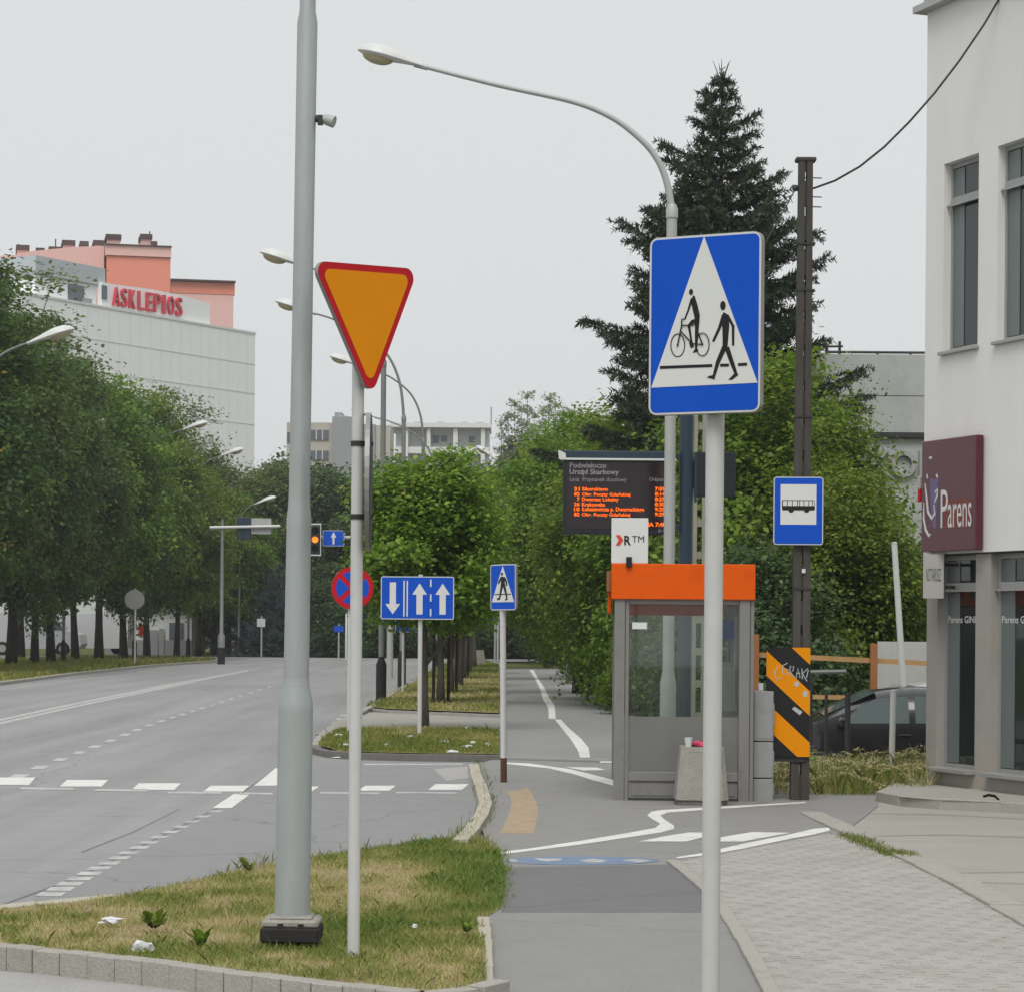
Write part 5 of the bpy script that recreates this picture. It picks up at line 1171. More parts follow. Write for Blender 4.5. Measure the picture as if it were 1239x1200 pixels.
b = MB(); b.box(.10, X(889), -.02, .10, Zd(600), Zd(546), bev=.008); b.box(.05, .12, .0, .06, Zd(590), Zd(556)); b.obj('second_display_back', 'display_box', dp)
b = MB(); b.box(.10, X(842), -.03, -.0205, Zd(607), Zd(548), bev=.004); b.obj('second_display_frame', 'display_pole', dp)

# ------------------------------------------------------------------ concrete utility poles
def zn_pole(name, label, base, w0, w1, hgt, m, gap=.32, step=.42, hole=.3, depth=.12):
    t = thing(name, label, 'pole', base)
    q = .36
    for s in (-1, 1):
        b = MB(); n = 2
        vs = []
        for z, wd in ((-.1, w0), (hgt, w1)):
            xa_, xb2 = sorted((s * wd / 2, s * wd * gap / 2)); vs += [(xa_, -depth / 2, z), (xb2, -depth / 2, z), (xb2, depth / 2, z), (xa_, depth / 2, z)]
        b.add(vs, [(0, 1, 5, 4), (1, 2, 6, 5), (2, 3, 7, 6), (3, 0, 4, 7), (3, 2, 1, 0), (4, 5, 6, 7)]); b.obj('chord', m, t)
    z = .0
    while z < hgt - .1:
        wd = (w0 + (w1 - w0) * z / hgt) * gap; zz = min(z + step - hole, hgt - .01)
        b = MB(); b.box(-wd / 2 - .002, wd / 2 + .002, -depth / 2 + .02, depth / 2 - .02, z, zz); b.obj('web', m, t); z += step
    return t
up = P(967, 967, .03); ku = K(up.y)
pole_h = at(970, 194, up.y).z - .03
zp = zn_pole('utility_pole', 'dark weathered concrete utility pole carrying the bus stop sign', up, 22.5 * ku, 16.5 * ku, pole_h, 'concrete_pole', gap=.14, step=.34, hole=.10)
zp.rotation_euler = (0, .002, 0)
b = MB(); b.box(-.10, .10, -.07, .07, pole_h - .02, pole_h + .02, bev=.01); b.obj('top_cap', 'concrete_pole', zp)
def zu(py): return at(967, py, up.y).z - .03
b = MB(); b.tube([(-.13, -.02, zu(228)), (.06, -.02, zu(228))], .013, 8); b.lathe([(.022, zu(232)), (.03, zu(229)), (.022, zu(225))], 12, (-.10, -.02)); b.obj('insulator_bracket', 'dark_metal', zp)
for py in (215, 238, 250):
    b = MB(); b.tube([(-.04, 0, zu(py)), (.16, 0, zu(py + .6))], .006, 6); b.obj('step_bolt', 'dark_metal', zp)
for py in (296, 352, 505, 712):
    b = MB(); b.box(-.085, .095, -.068, .066, zu(py) - .008, zu(py) + .008); b.obj('band', 'dark_metal', zp)
b = MB(); b.box(-.005, .03, -.075, -.066, zu(693), zu(688)); b.obj('tag', 'sign_white', zp)
p2 = Vector((gx(845, 34), 34, 0))
z2 = zn_pole('utility_pole', 'pale concrete utility pole with oval holes behind the departure display', p2, .19, .15, 5.2, 'concrete_pale', gap=.42, step=.44, hole=.34, depth=.14)
# overhead wire
b = MB(); wpts = [at(x, y, D) for x, y, D in [(962, 228, up.y - .02), (985, 228, 24.6), (1010, 219, 24.5), (1040, 202, 24.4), (1070, 178, 24.35), (1100, 148, 24.3), (1130, 114, 24.3), (1160, 75, 24.3), (1190, 31, 24.3), (1212, -6, 24.3), (1226, -32, 24.4)]]
b.tube(wpts, .011, 7); tag(b.obj('overhead_wire', 'dark_metal', None, True), 'black overhead wire from the concrete pole to the white building', 'wire')
b = MB(); b.tube([at(962, 230, up.y), at(940, 270, up.y - .3), at(920, 305, up.y - .5), at(905, 330, up.y - .7)], .006, 6); tag(b.obj('stay_wire', 'dark_metal', None, True), 'thin slack wire hanging from the concrete pole before the spruce', 'wire')

# bus stop sign on the pole
Dq = up.y - .11; wB, hB = 60 * K(Dq), 82 * K(Dq); cB = at(966, 618, Dq)
t = thing('bus_stop_sign', 'blue bus stop sign with black bus symbol on the concrete pole', 'road sign', cB)
pl = plate(t, wB, hB, .03, Matrix.Rotation(math.radians(-4), 4, 'Z'), rim=.010)
cb = lambda x, y: ((x - .5) * wB, (.5 - y) * hB)
f = Fig(cb, -.0026); f.poly([(.14, .11), (.86, .11), (.86, .70), (.14, .70)]); f.b.obj('white_panel', 'sign_white', pl)
f = Fig(cb, -.0040); f.poly([(.175, .34), (.81, .34), (.825, .36), (.83, .48), (.81, .49), (.18, .49), (.17, .46), (.17, .36)]); f.el(.355, .49, .055, .036); f.el(.665, .49, .055, .036); f.b.obj('bus_symbol', 'sign_black', pl)
f = Fig(cb, -.0055)
for a, c in ((.19, .27), (.285, .37), (.385, .475), (.49, .515), (.53, .60), (.615, .70), (.715, .77), (.785, .815)): f.poly([(a, .352), (c, .352), (c, .425), (a, .425)])
f.b.obj('bus_windows', 'sign_white', pl)
b = MB(); b.box(-.05, .05, .022, .05, -.1, -.06); b.box(-.05, .05, .022, .05, .06, .1); b.obj('clamp', 'dark_metal', pl)

# hazard board
Dh = up.y - .10; wH, hH = 53 * K(Dh), 132 * K(Dh); cH = at(953.5, 849, Dh)
t = thing('hazard_board', 'yellow and black striped hazard board with graffiti on the concrete pole', 'warning sign', cH)
b = MB(); b.prism([(-wH / 2, -hH / 2), (wH / 2, -hH / 2), (wH / 2, hH / 2), (-wH / 2, hH / 2)], 0, .02); pl = b.obj('board', 'sign_black', t)
def clip(poly, fn):
    out = []
    for i in range(len(poly)):
        a, b_ = poly[i], poly[(i + 1) % len(poly)]; fa, fb = fn(a), fn(b_)
        if fa >= 0: out.append(a)
        if (fa >= 0) != (fb >= 0): tt = fa / (fa - fb); out.append((a[0] + (b_[0] - a[0]) * tt, a[1] + (b_[1] - a[1]) * tt))
    return out
rect = [(-wH / 2, -hH / 2), (wH / 2, -hH / 2), (wH / 2, hH / 2), (-wH / 2, hH / 2)]
m_ = hH / 132     # metres per photo pixel
s_ = .92          # stripes fall to the right
for y0, y1 in ((-60, -28), (4, 34), (66, 97), (127, 160)):     # offsets down the left edge, in photo pixels
    q = clip(clip(rect, lambda p: (hH / 2 - y0 * m_ - s_ * (p[0] + wH / 2)) - p[1]), lambda p: p[1] - (hH / 2 - y1 * m_ - s_ * (p[0] + wH / 2)))
    if len(q) >= 3: b = MB(); b.prism(q, -.0015, -.0003); b.obj('yellow_stripe', 'sign_yellow', pl)
g2 = lambda x, y: ((x - 153) / 2.857 * m_, (825 - y) / 2.857 * m_)
f = Fig(g2, -.002)
for st_ in ([(118, 700), (104, 722), (112, 748), (128, 740)], [(150, 690), (134, 698), (132, 724), (150, 728), (152, 712), (140, 710)], [(156, 735), (160, 700), (172, 702), (168, 718), (158, 718), (176, 740)], [(180, 742), (186, 706), (194, 742)], [(180, 726), (194, 724)], [(200, 708), (202, 745)], [(220, 708), (202, 726), (218, 752)], [(222, 712), (216, 740)]): f.st(st_, 3.2)
f.b.obj('graffiti_tag', 'graffiti', pl)
f = Fig(g2, -.002); f.poly([(166, 848), (176, 840), (203, 858), (194, 870)]); f.b.obj('sticker', 'sticker', pl)
f = Fig(g2, -.002); f.el(182, 762, 9, 9); f.el(212, 796, 9, 12); f.b.obj('sticker', 'sticker', pl)
b = MB(); b.box(-wH * .36, wH * .42, .021, .06, -hH * .5 - .05, -hH * .5 + .02); b.obj('rear_batten', 'dark_metal', pl)

# ------------------------------------------------------------------ office building on the right
CB = Vector((gx(1116.5, 25.6), 25.6, 0)); e = Vector((.350, -.937, 0)).normalized(); nrm = Vector((e.y, -e.x, 0))   # outward, towards the street
if nrm.x > 0: nrm = -nrm
def sfac(px):                                   # distance along the facade from its far corner, at a given pixel column
    u = (px - CX) / F; return (CB.y * u - CB.x) / (e.x - u * e.y)
def zfac(py, px):
    s = sfac(px); p = CB + e * s; return at(px, py, p.y).z
MBd = Matrix(((e.x, -nrm.x, 0, CB.x), (e.y, -nrm.y, 0, CB.y), (0, 0, 1, 0), (0, 0, 0, 1)))   # local x along the facade, local y into the building
off = thing('office_building', 'white plastered office building with grey ground floor and tall windows', 'building'); off.matrix_world = MBd
LEN = 9.0; DEP = 8.0
z_pl = zfac(671, 1117); z_roof = zfac(14, 1121)
zs_u, zh_u = zfac(428, 1138), zfac(199, 1138)
zs_g = zfac(929, 1138); zh_g = z_pl - .015
def bxo(name, m, x0, x1, y0, y1, z0, z1, parent=off, bev=0.0):
    b = MB(); b.box(x0, x1, y0, y1, z0, z1, bev=bev); return b.obj(name, m, parent)
cols = [(sfac(1138), sfac(1180)), (sfac(1203), sfac(1203) + (sfac(1180) - sfac(1138)) * 1.05)]
stp = cols[1][0] - cols[0][0]
for k in range(2, 9): cols.append((cols[1][0] + stp * (k - 1), cols[1][1] + stp * (k - 1)))
cols = [c for c in cols if c[1] < LEN - .2]
# upper wall: piers and bands
bxo('plinth_wall', 'render_grey', 0.012, LEN, .04, .34, -.6, zs_g)
bxo('upper_wall', 'plaster', 0, LEN, 0, .30, z_pl, zs_u); bxo('parapet_wall', 'plaster', 0, LEN, 0, .30, zh_u, z_roof)
edges = [0] + [v for c in cols for v in c] + [LEN]
for k in range(0, len(edges), 2):
    bxo('wall_pier', 'plaster', edges[k], edges[k + 1], 0, .30, zs_u + .0005, zh_u - .0005)
gd = (sfac(1130) - cols[0][0], sfac(1176) - cols[0][1])
ge = [.012] + [v for c in cols for v in (c[0] + gd[0], c[1] + gd[1])] + [LEN]
for k in range(0, len(ge), 2):
    bxo('ground_pier', 'render_grey', ge[k], ge[k + 1], .04, .34, zs_g + .0005, zh_g)
bxo('soffit', 'dark_metal', 0.01, LEN, .02, .345, z_pl - .014, z_pl - .001)
bxo('side_wall', 'plaster', 0, .28, .301, DEP, z_pl, z_roof - .001); bxo('side_wall', 'render_grey', .012, .28, .341, DEP, -.6, z_pl - .002)
bxo('rear_wall', 'plaster', .281, LEN, DEP - .3, DEP, -.6, z_roof - .002); bxo('end_wall', 'plaster', LEN - .3, LEN - .001, .346, DEP - .301, -.6, z_roof - .003)
bxo('floor_slab', 'concrete', .281, LEN - .301, .36, DEP - .301, z_pl - .05, z_pl + .15)
bxo('room_back', 'render_grey', .281, LEN - .301, 3.6, 3.8, -.5, z_pl - .06)
b = MB(); b.box(-.10, LEN + .1, -.12, DEP + .1, z_roof + .001, z_roof + .07); b.box(-.03, LEN, -.03, DEP, z_roof + .07, z_roof + .42); b.obj('roof_edge', 'galv_dull', off)
for c0_, c1_ in cols:
    # upper window
    def window(x0, x1, z0, z1, y, tr, wall):
        fr = bxo('window', 'frame_grey', x0, x1, y, y + .06, z0, z0 + .05)
        bxo('frame_side', 'frame_grey', x0, x0 + .035, y, y + .06, z0 + .051, z1, fr); bxo('frame_side', 'frame_grey', x1 - .035, x1, y, y + .06, z0 + .051, z1, fr)
        bxo('frame_head', 'frame_grey', x0 + .036, x1 - .036, y, y + .06, z1 - .05, z1, fr); bxo('transom', 'frame_grey', x0 + .036, x1 - .036, y - .02, y + .06, tr - .035, tr + .035, fr); bxo('transom_ledge', 'sill', x0 - .0, x1, y - .05, y - .021, tr - .055, tr - .036, fr)
        bxo('pane', 'window_glass', x0 + .036, x1 - .036, y + .02, y + .026, z0 + .051, tr - .036, fr); bxo('pane', 'window_glass', x0 + .036, x1 - .036, y + .02, y + .026, tr + .036, z1 - .051, fr)
        bxo('blind', 'blind', x0 + .04, x0 + (x1 - x0) * .36, y + .012, y + .0185, z0 + .06, tr - .04, fr); bxo('blind', 'blind', x0 + .04, x0 + (x1 - x0) * .36, y + .012, y + .0185, tr + .04, z1 - .06, fr)
        return fr
    window(c0_, c1_, zs_u, zh_u, .085, zs_u + (zh_u - zs_u) * .80, 0)
    b = MB(); b.box(c0_ - .03, c1_ + .03, -.05, .084, zs_u - .022, zs_u + .012, bev=.004); b.obj('window_sill', 'sill', off)
    fr = window(c0_ + gd[0], c1_ + gd[1], zs_g, zh_g, .13, zs_g + (zh_g - zs_g) * .855, 0)
    b = MB(); b.box(c0_ + gd[0] - .03, c1_ + gd[1] + .02, -.06, .129, zs_g - .03, zs_g + .012, bev=.004); b.obj('window_sill', 'sill', off)
    zt_ = zs_g + (zh_g - zs_g) * .70
    text_part('window_lettering', 'Parens GINEK', c0_ + gd[0] + .05, c1_ + gd[1] - .06, zt_ - .035, zt_ + .035, .1385, 'sign_white', fr, .01)
# maroon name board, projecting plaque
zA, zB2 = zfac(668, 1124), zfac(535, 1124)
sA, sB = sfac(1124) , sfac(1190)
t = thing('name_board', 'maroon name board reading Parens on the white office wall', 'sign'); t.matrix_world = MBd @ Matrix.Translation((0, 0, 0))
b = MB(); b.box(sA, sB, -.10, -.012, zA, zB2, bev=.008); brd = b.obj('board', 'maroon', t)
b = MB(); b.box(sA + .1, sA + .2, -.012, -.0005, zA + .1, zB2 - .1); b.box(sB - .2, sB - .1, -.012, -.0005, zA + .1, zB2 - .1); b.obj('standoff', 'dark_metal', t)
W_ = sB - sA; Hh = zB2 - zA
def bxy(u, v): return (sA + u * W_, zB2 - v * Hh)
f = Fig(bxy, -.1005); f.poly([(.42, .545), (.93, .55), (.93, .80), (.42, .80)]); f.b.obj('orange_panel', 'logo_orange', brd)
f = Fig(bxy, -.1005); f.poly([(.16, .34), (.32, .36), (.28, .80), (.22, .78), (.18, .62)]); f.b.obj('violet_figure', 'logo_violet', brd)
f = Fig(bxy, -.102); f.st([(.07, .38), (.10, .50), (.13, .64), (.20, .70), (.26, .66), (.24, .58)], [.015, .03, .035, .03, .025, .012]); f.st([(.05, .55), (.05, .70), (.09, .80), (.15, .855), (.19, .84)], [.012, .03, .035, .03, .01]); f.st([(.26, .47), (.31, .44), (.30, .50), (.25, .56)], [.02, .02, .025, .015]); f.el(.17, .155, .03, .012); f.st([(.10, .30), (.12, .34)], .02); f.st([(.28, .31), (.31, .34)], .025); f.b.obj('white_figure', 'sign_white', brd)
text_part('lettering', 'P', *(bxy(.37, 0)[0], bxy(.50, 0)[0]), bxy(0, .79)[1], bxy(0, .455)[1], -.1025, 'sign_white', brd)
text_part('lettering', 'arens', *(bxy(.50, 0)[0], bxy(.93, 0)[0]), bxy(0, .795)[1], bxy(0, .585)[1], -.1025, 'sign_white', brd)
z0_, z1_ = zfac(724, 1117), z_pl - .005
t = thing('notary_plate', 'pale plate reading notariusz projecting below the maroon board', 'sign'); t.matrix_world = MBd
rot_q = math.radians(48); sR = sfac(1145); wq = .20
for _ in range(60):        # widen until its outer edge meets the corner column
    pq_ = MBd @ Vector((sR - wq * math.cos(rot_q), -.03 - wq * math.sin(rot_q), 2.3))
    if CX + pq_.x / pq_.y * F < 1118: break
    wq += .01
Mq = Matrix.Translation((sR - wq * math.cos(rot_q), -.03 - wq * math.sin(rot_q), 0)) @ Matrix.Rotation(rot_q, 4, 'Z')
b = MB(); b.prism([(0, z0_), (wq, z0_), (wq, z1_), (0, z1_)], -.02, .05, Mq); pq = b.obj('plate', 'plaque', t)
text_part('lettering', 'NOTARIUSZ', .03, wq - .03, z0_ + (z1_ - z0_) * .38, z0_ + (z1_ - z0_) * .68, -.0215, 'dark_metal', pq, 0, 0, Mq)
b = MB(); b.box(sR - .05, sR - .02, -.06, .19, z0_ + .1, z0_ + .13); b.box(sR - .05, sR - .02, -.06, .19, z1_ - .12, z1_ - .09); b.obj('bracket', 'dark_metal', t)
t = thing('alarm_box', 'small yellow and red alarm box at the corner of the office wall', 'alarm'); t.matrix_world = MBd
b = MB(); b.box(.01, .075, -.09, -.001, zfac(592, 1119), zfac(577, 1119), bev=.008); b.obj('case', 'plaque', t); b = MB(); b.box(.015, .07, -.085, -.002, zfac(607, 1119), zfac(592.4, 1119), bev=.008); b.obj('beacon', 'sign_red', t)
# raised kerb platform at the foot of the building
kp = [P(x, y, .12) for x, y in [(1060, 957), (1090, 963), (1140, 967), (1239, 971), (1400, 985)]]
back = [CB + e * s + nrm * -.03 for s in (LEN, 0)]
sheet('platform', [Vector((p.x, p.y, .115)) for p in kp] + [Vector((p.x + .6, p.y, .115)) for p in back[:1]] + [Vector((back[1].x, back[1].y, .115)), P(1085, 946, .115)], 'apron', kind='structure')
kerb('kerb stones of the raised platform at the office building', kp, .14, -.13, .003, .55, 'kerb', side=1)
b = MB(); q = P(1196, 966, .12); b.tube([(-.07, 0, .03), (-.02, -.01, .045), (.04, 0, .035), (.08, .01, .0)], [.012, .014, .013, .01], 8); tag(b.obj('black_pipe', 'black_rubber', None, True, (q.x, q.y - .1, .118)), 'short black pipe end lying on the kerb platform at the office', 'pipe')

# ------------------------------------------------------------------ concrete panel hall behind the office
Dp = 52.0; t = thing('panel_hall', 'grey concrete panel hall with raised lettering behind the trees', 'building', (gx(1120, Dp), Dp, -.5)); xh = t.location.x
def bxp(name, m, px0, px1, py0, py1, d0, d1, parent=None):
    b = MB(); b.box(gx(px0, Dp) - xh, gx(px1, Dp) - xh, d0, d1, at(1060, py1, Dp).z + .5, at(1060, py0, Dp).z + .5); return b.obj(name, m, parent or t)
bxp('lower_panel', 'panel_wall', 985, 1160, 530.5, 682, 0, 6)
bxp('band_beam', 'dark_metal', 985, 1160, 523.5, 530, -.12, 5.9)
bxp('upper_panel', 'panel_wall', 985, 1160, 479.5, 523, 0, 6)
bxp('top_panel', 'panel_wall', 985, 1160, 429, 478.5, .002, 6)
bxp('base_wall', 'concrete', 985, 1160, 682.5, 850, .15, 6)
rl = MB(); zr = at(1060, 426, Dp).z + .5
rl.tube([(gx(1000, Dp) - xh, .1, zr), (gx(1160, Dp) - xh, .1, zr)], .03, 6)
for px, y0, y1 in ((1014, 413, 455), (998, 419, 458), (1060, 426, 432), (1100, 426, 432)): rl.tube([(gx(px, Dp) - xh, .1, at(1060, y1, Dp).z + .5), (gx(px, Dp) - xh, .1, at(1060, y0, Dp).z + .5)], .03, 6)
rl.tube([(gx(997, Dp) - xh, .1, at(1060, 419.5, Dp).z + .5), (gx(1018, Dp) - xh, .1, at(1060, 419, Dp).z + .5)], .025, 6); rl.obj('roof_rail', 'dark_metal', t)
text_part('raised_lettering', 'KOL', gx(1050, Dp) - xh, gx(1128, Dp) - xh, at(1060, 578, Dp).z + .5, at(1060, 545, Dp).z + .5, -.003, 'relief', t, .02, .10)

# ------------------------------------------------------------------ fence, board, cars, poles and weeds
Df = 36.0
fe = thing('timber_rail_fence', 'pale timber rail fence with orange posts behind the parked cars', 'fence', (gx(1000, Df), Df, -.55)); xf = fe.location.x
zf_ = lambda py: at(1000, py, Df).z + .55
def rail(name, m, x0, y0, x1, y1, hpx, d=0.0):
    b = MB(); a, c = gx(x0, Df) - xf, gx(x1, Df) - xf; h2 = hpx * K(Df) / 2
    vs = [(a, d, zf_(y0) - h2), (a, d, zf_(y0) + h2), (c, d, zf_(y1) + h2), (c, d, zf_(y1) - h2)]; vs += [(x, y + .04, z) for x, y, z in vs]
    b.add(vs, [(3, 2, 1, 0), (4, 5, 6, 7), (0, 1, 5, 4), (1, 2, 6, 5), (2, 3, 7, 6), (3, 0, 4, 7)]); return b.obj(name, m, fe)
rail('rail', 'wood', 905, 792, 1130, 801.5, 6.0); rail('rail', 'wood', 905, 842, 1040, 843.5, 5.5)
for px, y0 in ((1057, 778), (914, 768)):
    b = MB(); x = gx(px, Df) - xf; b.box(x - .05, x + .05, -.085, -.004, -.1, zf_(y0), bev=.005); b.obj('fence_post', 'wood_dark', fe)
Dw = 37.2; b = MB(); t = thing('white_board', 'white plywood board leaning behind the timber rail fence', 'board', (gx(1092, Dw), Dw, -.56)); x0 = t.location.x
b.box(gx(1062, Dw) - x0, gx(1125, Dw) - x0, 0, .03, 0, at(1090, 776, Dw).z + .56, bev=.004); bd = b.obj('sheet', 'board_white', t)
b = MB(); b.box(gx(1068, Dw) - x0, gx(1120, Dw) - x0, -.006, -.001, .9, at(1090, 782, Dw).z + .56); b.obj('inner_panel', 'board_white', bd)
Dm = 30.0; t = thing('metal_barrier', 'thin grey metal barrier rail standing in the weeds', 'barrier', (gx(1005, Dm), Dm, -.45)); x0 = t.location.x
zm = lambda py: at(1005, py, Dm).z + .45
b = MB(); b.tube([(gx(981, Dm) - x0, 0, zm(813)), (gx(1024, Dm) - x0, 0, zm(812))], .026, 8); b.obj('top_bar', 'lamp_shaft', t)
for px, y0 in ((982, 813), (1000.5, 838), (1026.5, 838)):
    b = MB(); b.tube([(gx(px, Dm) - x0, 0, -.1), (gx(px, Dm) - x0, 0, zm(y0))], .02 if px < 1020 else .035, 8); b.obj('upright', 'dark_metal', t)

def car(name, label, loc, rotz, paint, roof=None):
    t = thing(name, label, 'car', loc, rotz)
    # stations along the length (x): half width, z of sill, z of belt line, z of roof / bonnet surface
    prof = [(0, .55, .50, .66), (.08, .70, .34, .78), (.30, .80, .28, .90), (.75, .84, .28, .98), (1.15, .86, .26, 1.04), (1.35, .87, .26, 1.10), (1.75, .87, .25, 1.30), (2.05, .87, .25, 1.42), (2.5, .87, .25, 1.47), (3.1, .87, .25, 1.46), (3.6, .86, .27, 1.36), (3.95, .84, .32, 1.12), (4.15, .80, .40, .98), (4.22, .70, .50, .80)]
    b = MB(); rows = []
    for x, hw_, zs, zt_ in prof:
        zb_ = min(zt_ - .02, .96 + .02 * min(x, 2)); ins = max(0, (zt_ - zb_)) * .38
        half = [(hw_ * .88, zs), (hw_, zs + .14), (hw_ * 1.0, (zs + zb_) / 2 + .08), (hw_ * .975, zb_), (hw_ * .975 - ins * .7, zb_ + (zt_ - zb_) * .7), (max(.1, hw_ * .93 - ins - .10), zt_ - .008), (0, zt_ + .018)]
        rows.append([(x, -y, z) for y, z in half] + [(x, y, z) for y, z in half[-2::-1]])
    n = len(rows[0]); vs = [p for r in rows for p in r]; fs = []
    for k in range(len(rows) - 1):
        for j in range(n - 1): fs.append((k * n + j, (k + 1) * n + j, (k + 1) * n + j + 1, k * n + j + 1))
        fs.append((k * n + n - 1, (k + 1) * n + n - 1, (k + 1) * n, k * n))
    fs.append(tuple(range(n))); fs.append(tuple((len(rows) - 1) * n + j for j in range(n - 1, -1, -1)))
    b.add(vs, fs); body = b.obj('body', paint, t, True)
    # side glass as slightly proud panels following the greenhouse
    def lerp_prof(x):
        for a, c in zip(prof, prof[1:]):
            if a[0] <= x <= c[0]:
                u = (x - a[0]) / (c[0] - a[0]); return [a[i] + (c[i] - a[i]) * u for i in range(4)]
    def gy(x, z, s):
        _, hw_, zs, zt_ = lerp_prof(x); zb_ = min(zt_ - .02, .96 + .02 * min(x, 2)); ins = max(0, zt_ - zb_) * .38; u = (z - zb_) / max(.01, (zt_ - zb_)); return s * (hw_ * .975 - ins * min(1, u) + .006)
    for s in (-1, 1):
        for pts in ([(1.52, 1.02), (2.42, 1.03), (2.42, 1.37), (2.02, 1.34), (1.78, 1.22)], [(2.50, 1.03), (3.28, 1.03), (3.24, 1.34), (2.50, 1.375)], [(3.34, 1.03), (3.68, 1.05), (3.5, 1.24), (3.32, 1.30)]):
            q = MB(); vs = [(x, gy(x, z, s), z) for x, z in pts]; q.add(vs, [tuple(range(len(pts)))] if s > 0 else [tuple(range(len(pts) - 1, -1, -1))]); q.obj('side_window', 'car_glass', t)
        q = MB(); q.box(1.50, 1.62, s * .90 if s > 0 else -1.06, 1.06 if s > 0 else -.90, .98, 1.10, bev=.03); q.obj('mirror', paint, t)
        q = MB(); q.box(.10, .42, s * .62 if s > 0 else -.815, .815 if s > 0 else -.62, .66, .78, bev=.03); q.obj('headlight', 'lamp_lens', t)
        q = MB(); q.box(2.28, 2.44, s * .875 if s > 0 else -.9, .9 if s > 0 else -.875, .86, .89, bev=.008); q.obj('door_handle', paint, t)
        for x in (.78, 3.38):
            q = MB(); y0, y1 = (.70, .885) if s > 0 else (-.885, -.70); q.tube([(x, y0, .31), (x, y1, .31)], .31, 24); wq_ = q.obj('tyre', 'black_rubber', t, True)
            q = MB(); ya, yb_ = (.886, .892) if s > 0 else (-.892, -.886); q.tube([(x, ya, .31), (x, yb_, .31)], .20, 20); q.obj('rim', 'galv_dull', wq_, True)
    q = MB(); vs = []
    for x, dz in ((1.36, .012), (2.02, .012)):
        _, hw_, zs, zt_ = lerp_prof(x); vs += [(x, -hw_ * .72, zt_ + dz), (x, hw_ * .72, zt_ + dz)]
    q.add([vs[0], vs[1], vs[3], vs[2], (1.36, 0, vs[0][2] + .02), (2.02, 0, vs[2][2] + .02)], [(0, 4, 5, 3), (4, 1, 2, 5)]); q.obj('windscreen', 'car_glass', t)
    if roof:
        q = MB(); q.add([(2.12, -.5, 1.458), (2.12, .5, 1.458), (3.2, .5, 1.485), (3.2, -.5, 1.485)], [(0, 1, 2, 3)])
    return t
Dc = 31.6
zc_ = at(1085, 831, Dc).z - 1.49
car('parked_car', 'black parked hatchback half hidden behind the office corner', (gx(872, Dc), Dc + .87, zc_), 0, 'car_black')
car('parked_car', 'silver parked car beyond the black hatchback', (gx(930, 34.2), 34.2 + .6, at(985, 853, 34.2).z - 1.15), math.radians(6), 'car_silver')
# white poles
t = thing('white_pole', 'leaning white pole standing behind the black parked car', 'pole', (gx(1093, 34.0), 34.0, -.56))
b = MB(); p0 = at(1094, 845, 34.0) - t.location; p1 = at(1082, 657, 34.0) - t.location; p00 = Vector((p0.x + .1, 0, -.02)); b.tube([p00, p0, p1], [.045, .045, .04], 10); b.obj('shaft', 'lamp_white', t, True); b = MB(); b.tube([p1, p1 + Vector((-.003, 0, .02))], [.045, .03], 10); b.obj('cap', 'galv_dull', t, True)
t = thing('white_pole', 'short upright white pole in the weeds before the black car', 'pole', (gx(1079.5, 27.6), 27.6, -.1))
b = MB(); p1 = at(1081, 836, 27.6) - t.location; b.tube([(0, 0, -.1), p1], [.034, .034], 10); b.obj('shaft', 'lamp_white', t, True); b = MB(); b.tube([p1, p1 + Vector((0, 0, .015))], [.037, .03], 10); b.obj('cap', 'galv_dull', t, True)
# dry weeds with umbels
def weeds():
    rng = np.random.default_rng(5); n = 5200; D = 24.9 + rng.random(n) * 4.2; px = 938 + rng.random(n) * 190
    X_ = (px - CX) / F * D; ok = np.ones(n, bool)
    Q = np.stack([X_, D, np.where(D > 27.3, -.05 - .1 * (D - 27.3), -.04)], 1)
    hgt = .10 + .20 * vnoise(X_, D, 41, .5) + .16 * np.clip((D - 26) / 3, 0, 1)
    t = np.clip(.55 + .5 * (vnoise(X_, D, 42, .4) - .5) * 2 + rng.normal(0, .2, n), 0, 1)
    o = blades('dry_weeds', Q, hgt, .012, t, rng, 'weed_dry', lean=1.0); tag(o, 'dry yellow weeds in front of the parked cars', 'weeds', kind='stuff')
    m = 420; pick = rng.choice(n, m); tops = Q[pick] + np.stack([rng.normal(0, .03, m), rng.normal(0, .03, m), hgt[pick] * 1.25], 1)
    C = np.repeat(tops, 12, 0) + rng.normal(size=(m * 12, 3)) * np.array([.03, .03, .008]); Nn = np.tile([0, 0, 1.0], (m * 12, 1)) + rng.normal(size=(m * 12, 3)) * .4; Nn /= np.linalg.norm(Nn, axis=1)[:, None]
    V, Fq = leaf_quads(C, Nn, .022, rng); me = np_mesh('weed_umbels', V, Fq, np.clip(rng.normal(.85, .1, m * 12), 0, 1)); o2 = link('weed_umbels', me, 'weed_dry', o); o2['kind'] = 'stuff'
    q = MB()
    for a, h_ in zip(Q[pick], hgt[pick]): q.tube([a, a + np.array([0, 0, h_ * 1.25])], .004, 4, False)
    o3_ = q.obj('weed_stems', 'weed_dry', o); o3_['kind'] = 'stuff'
weeds()

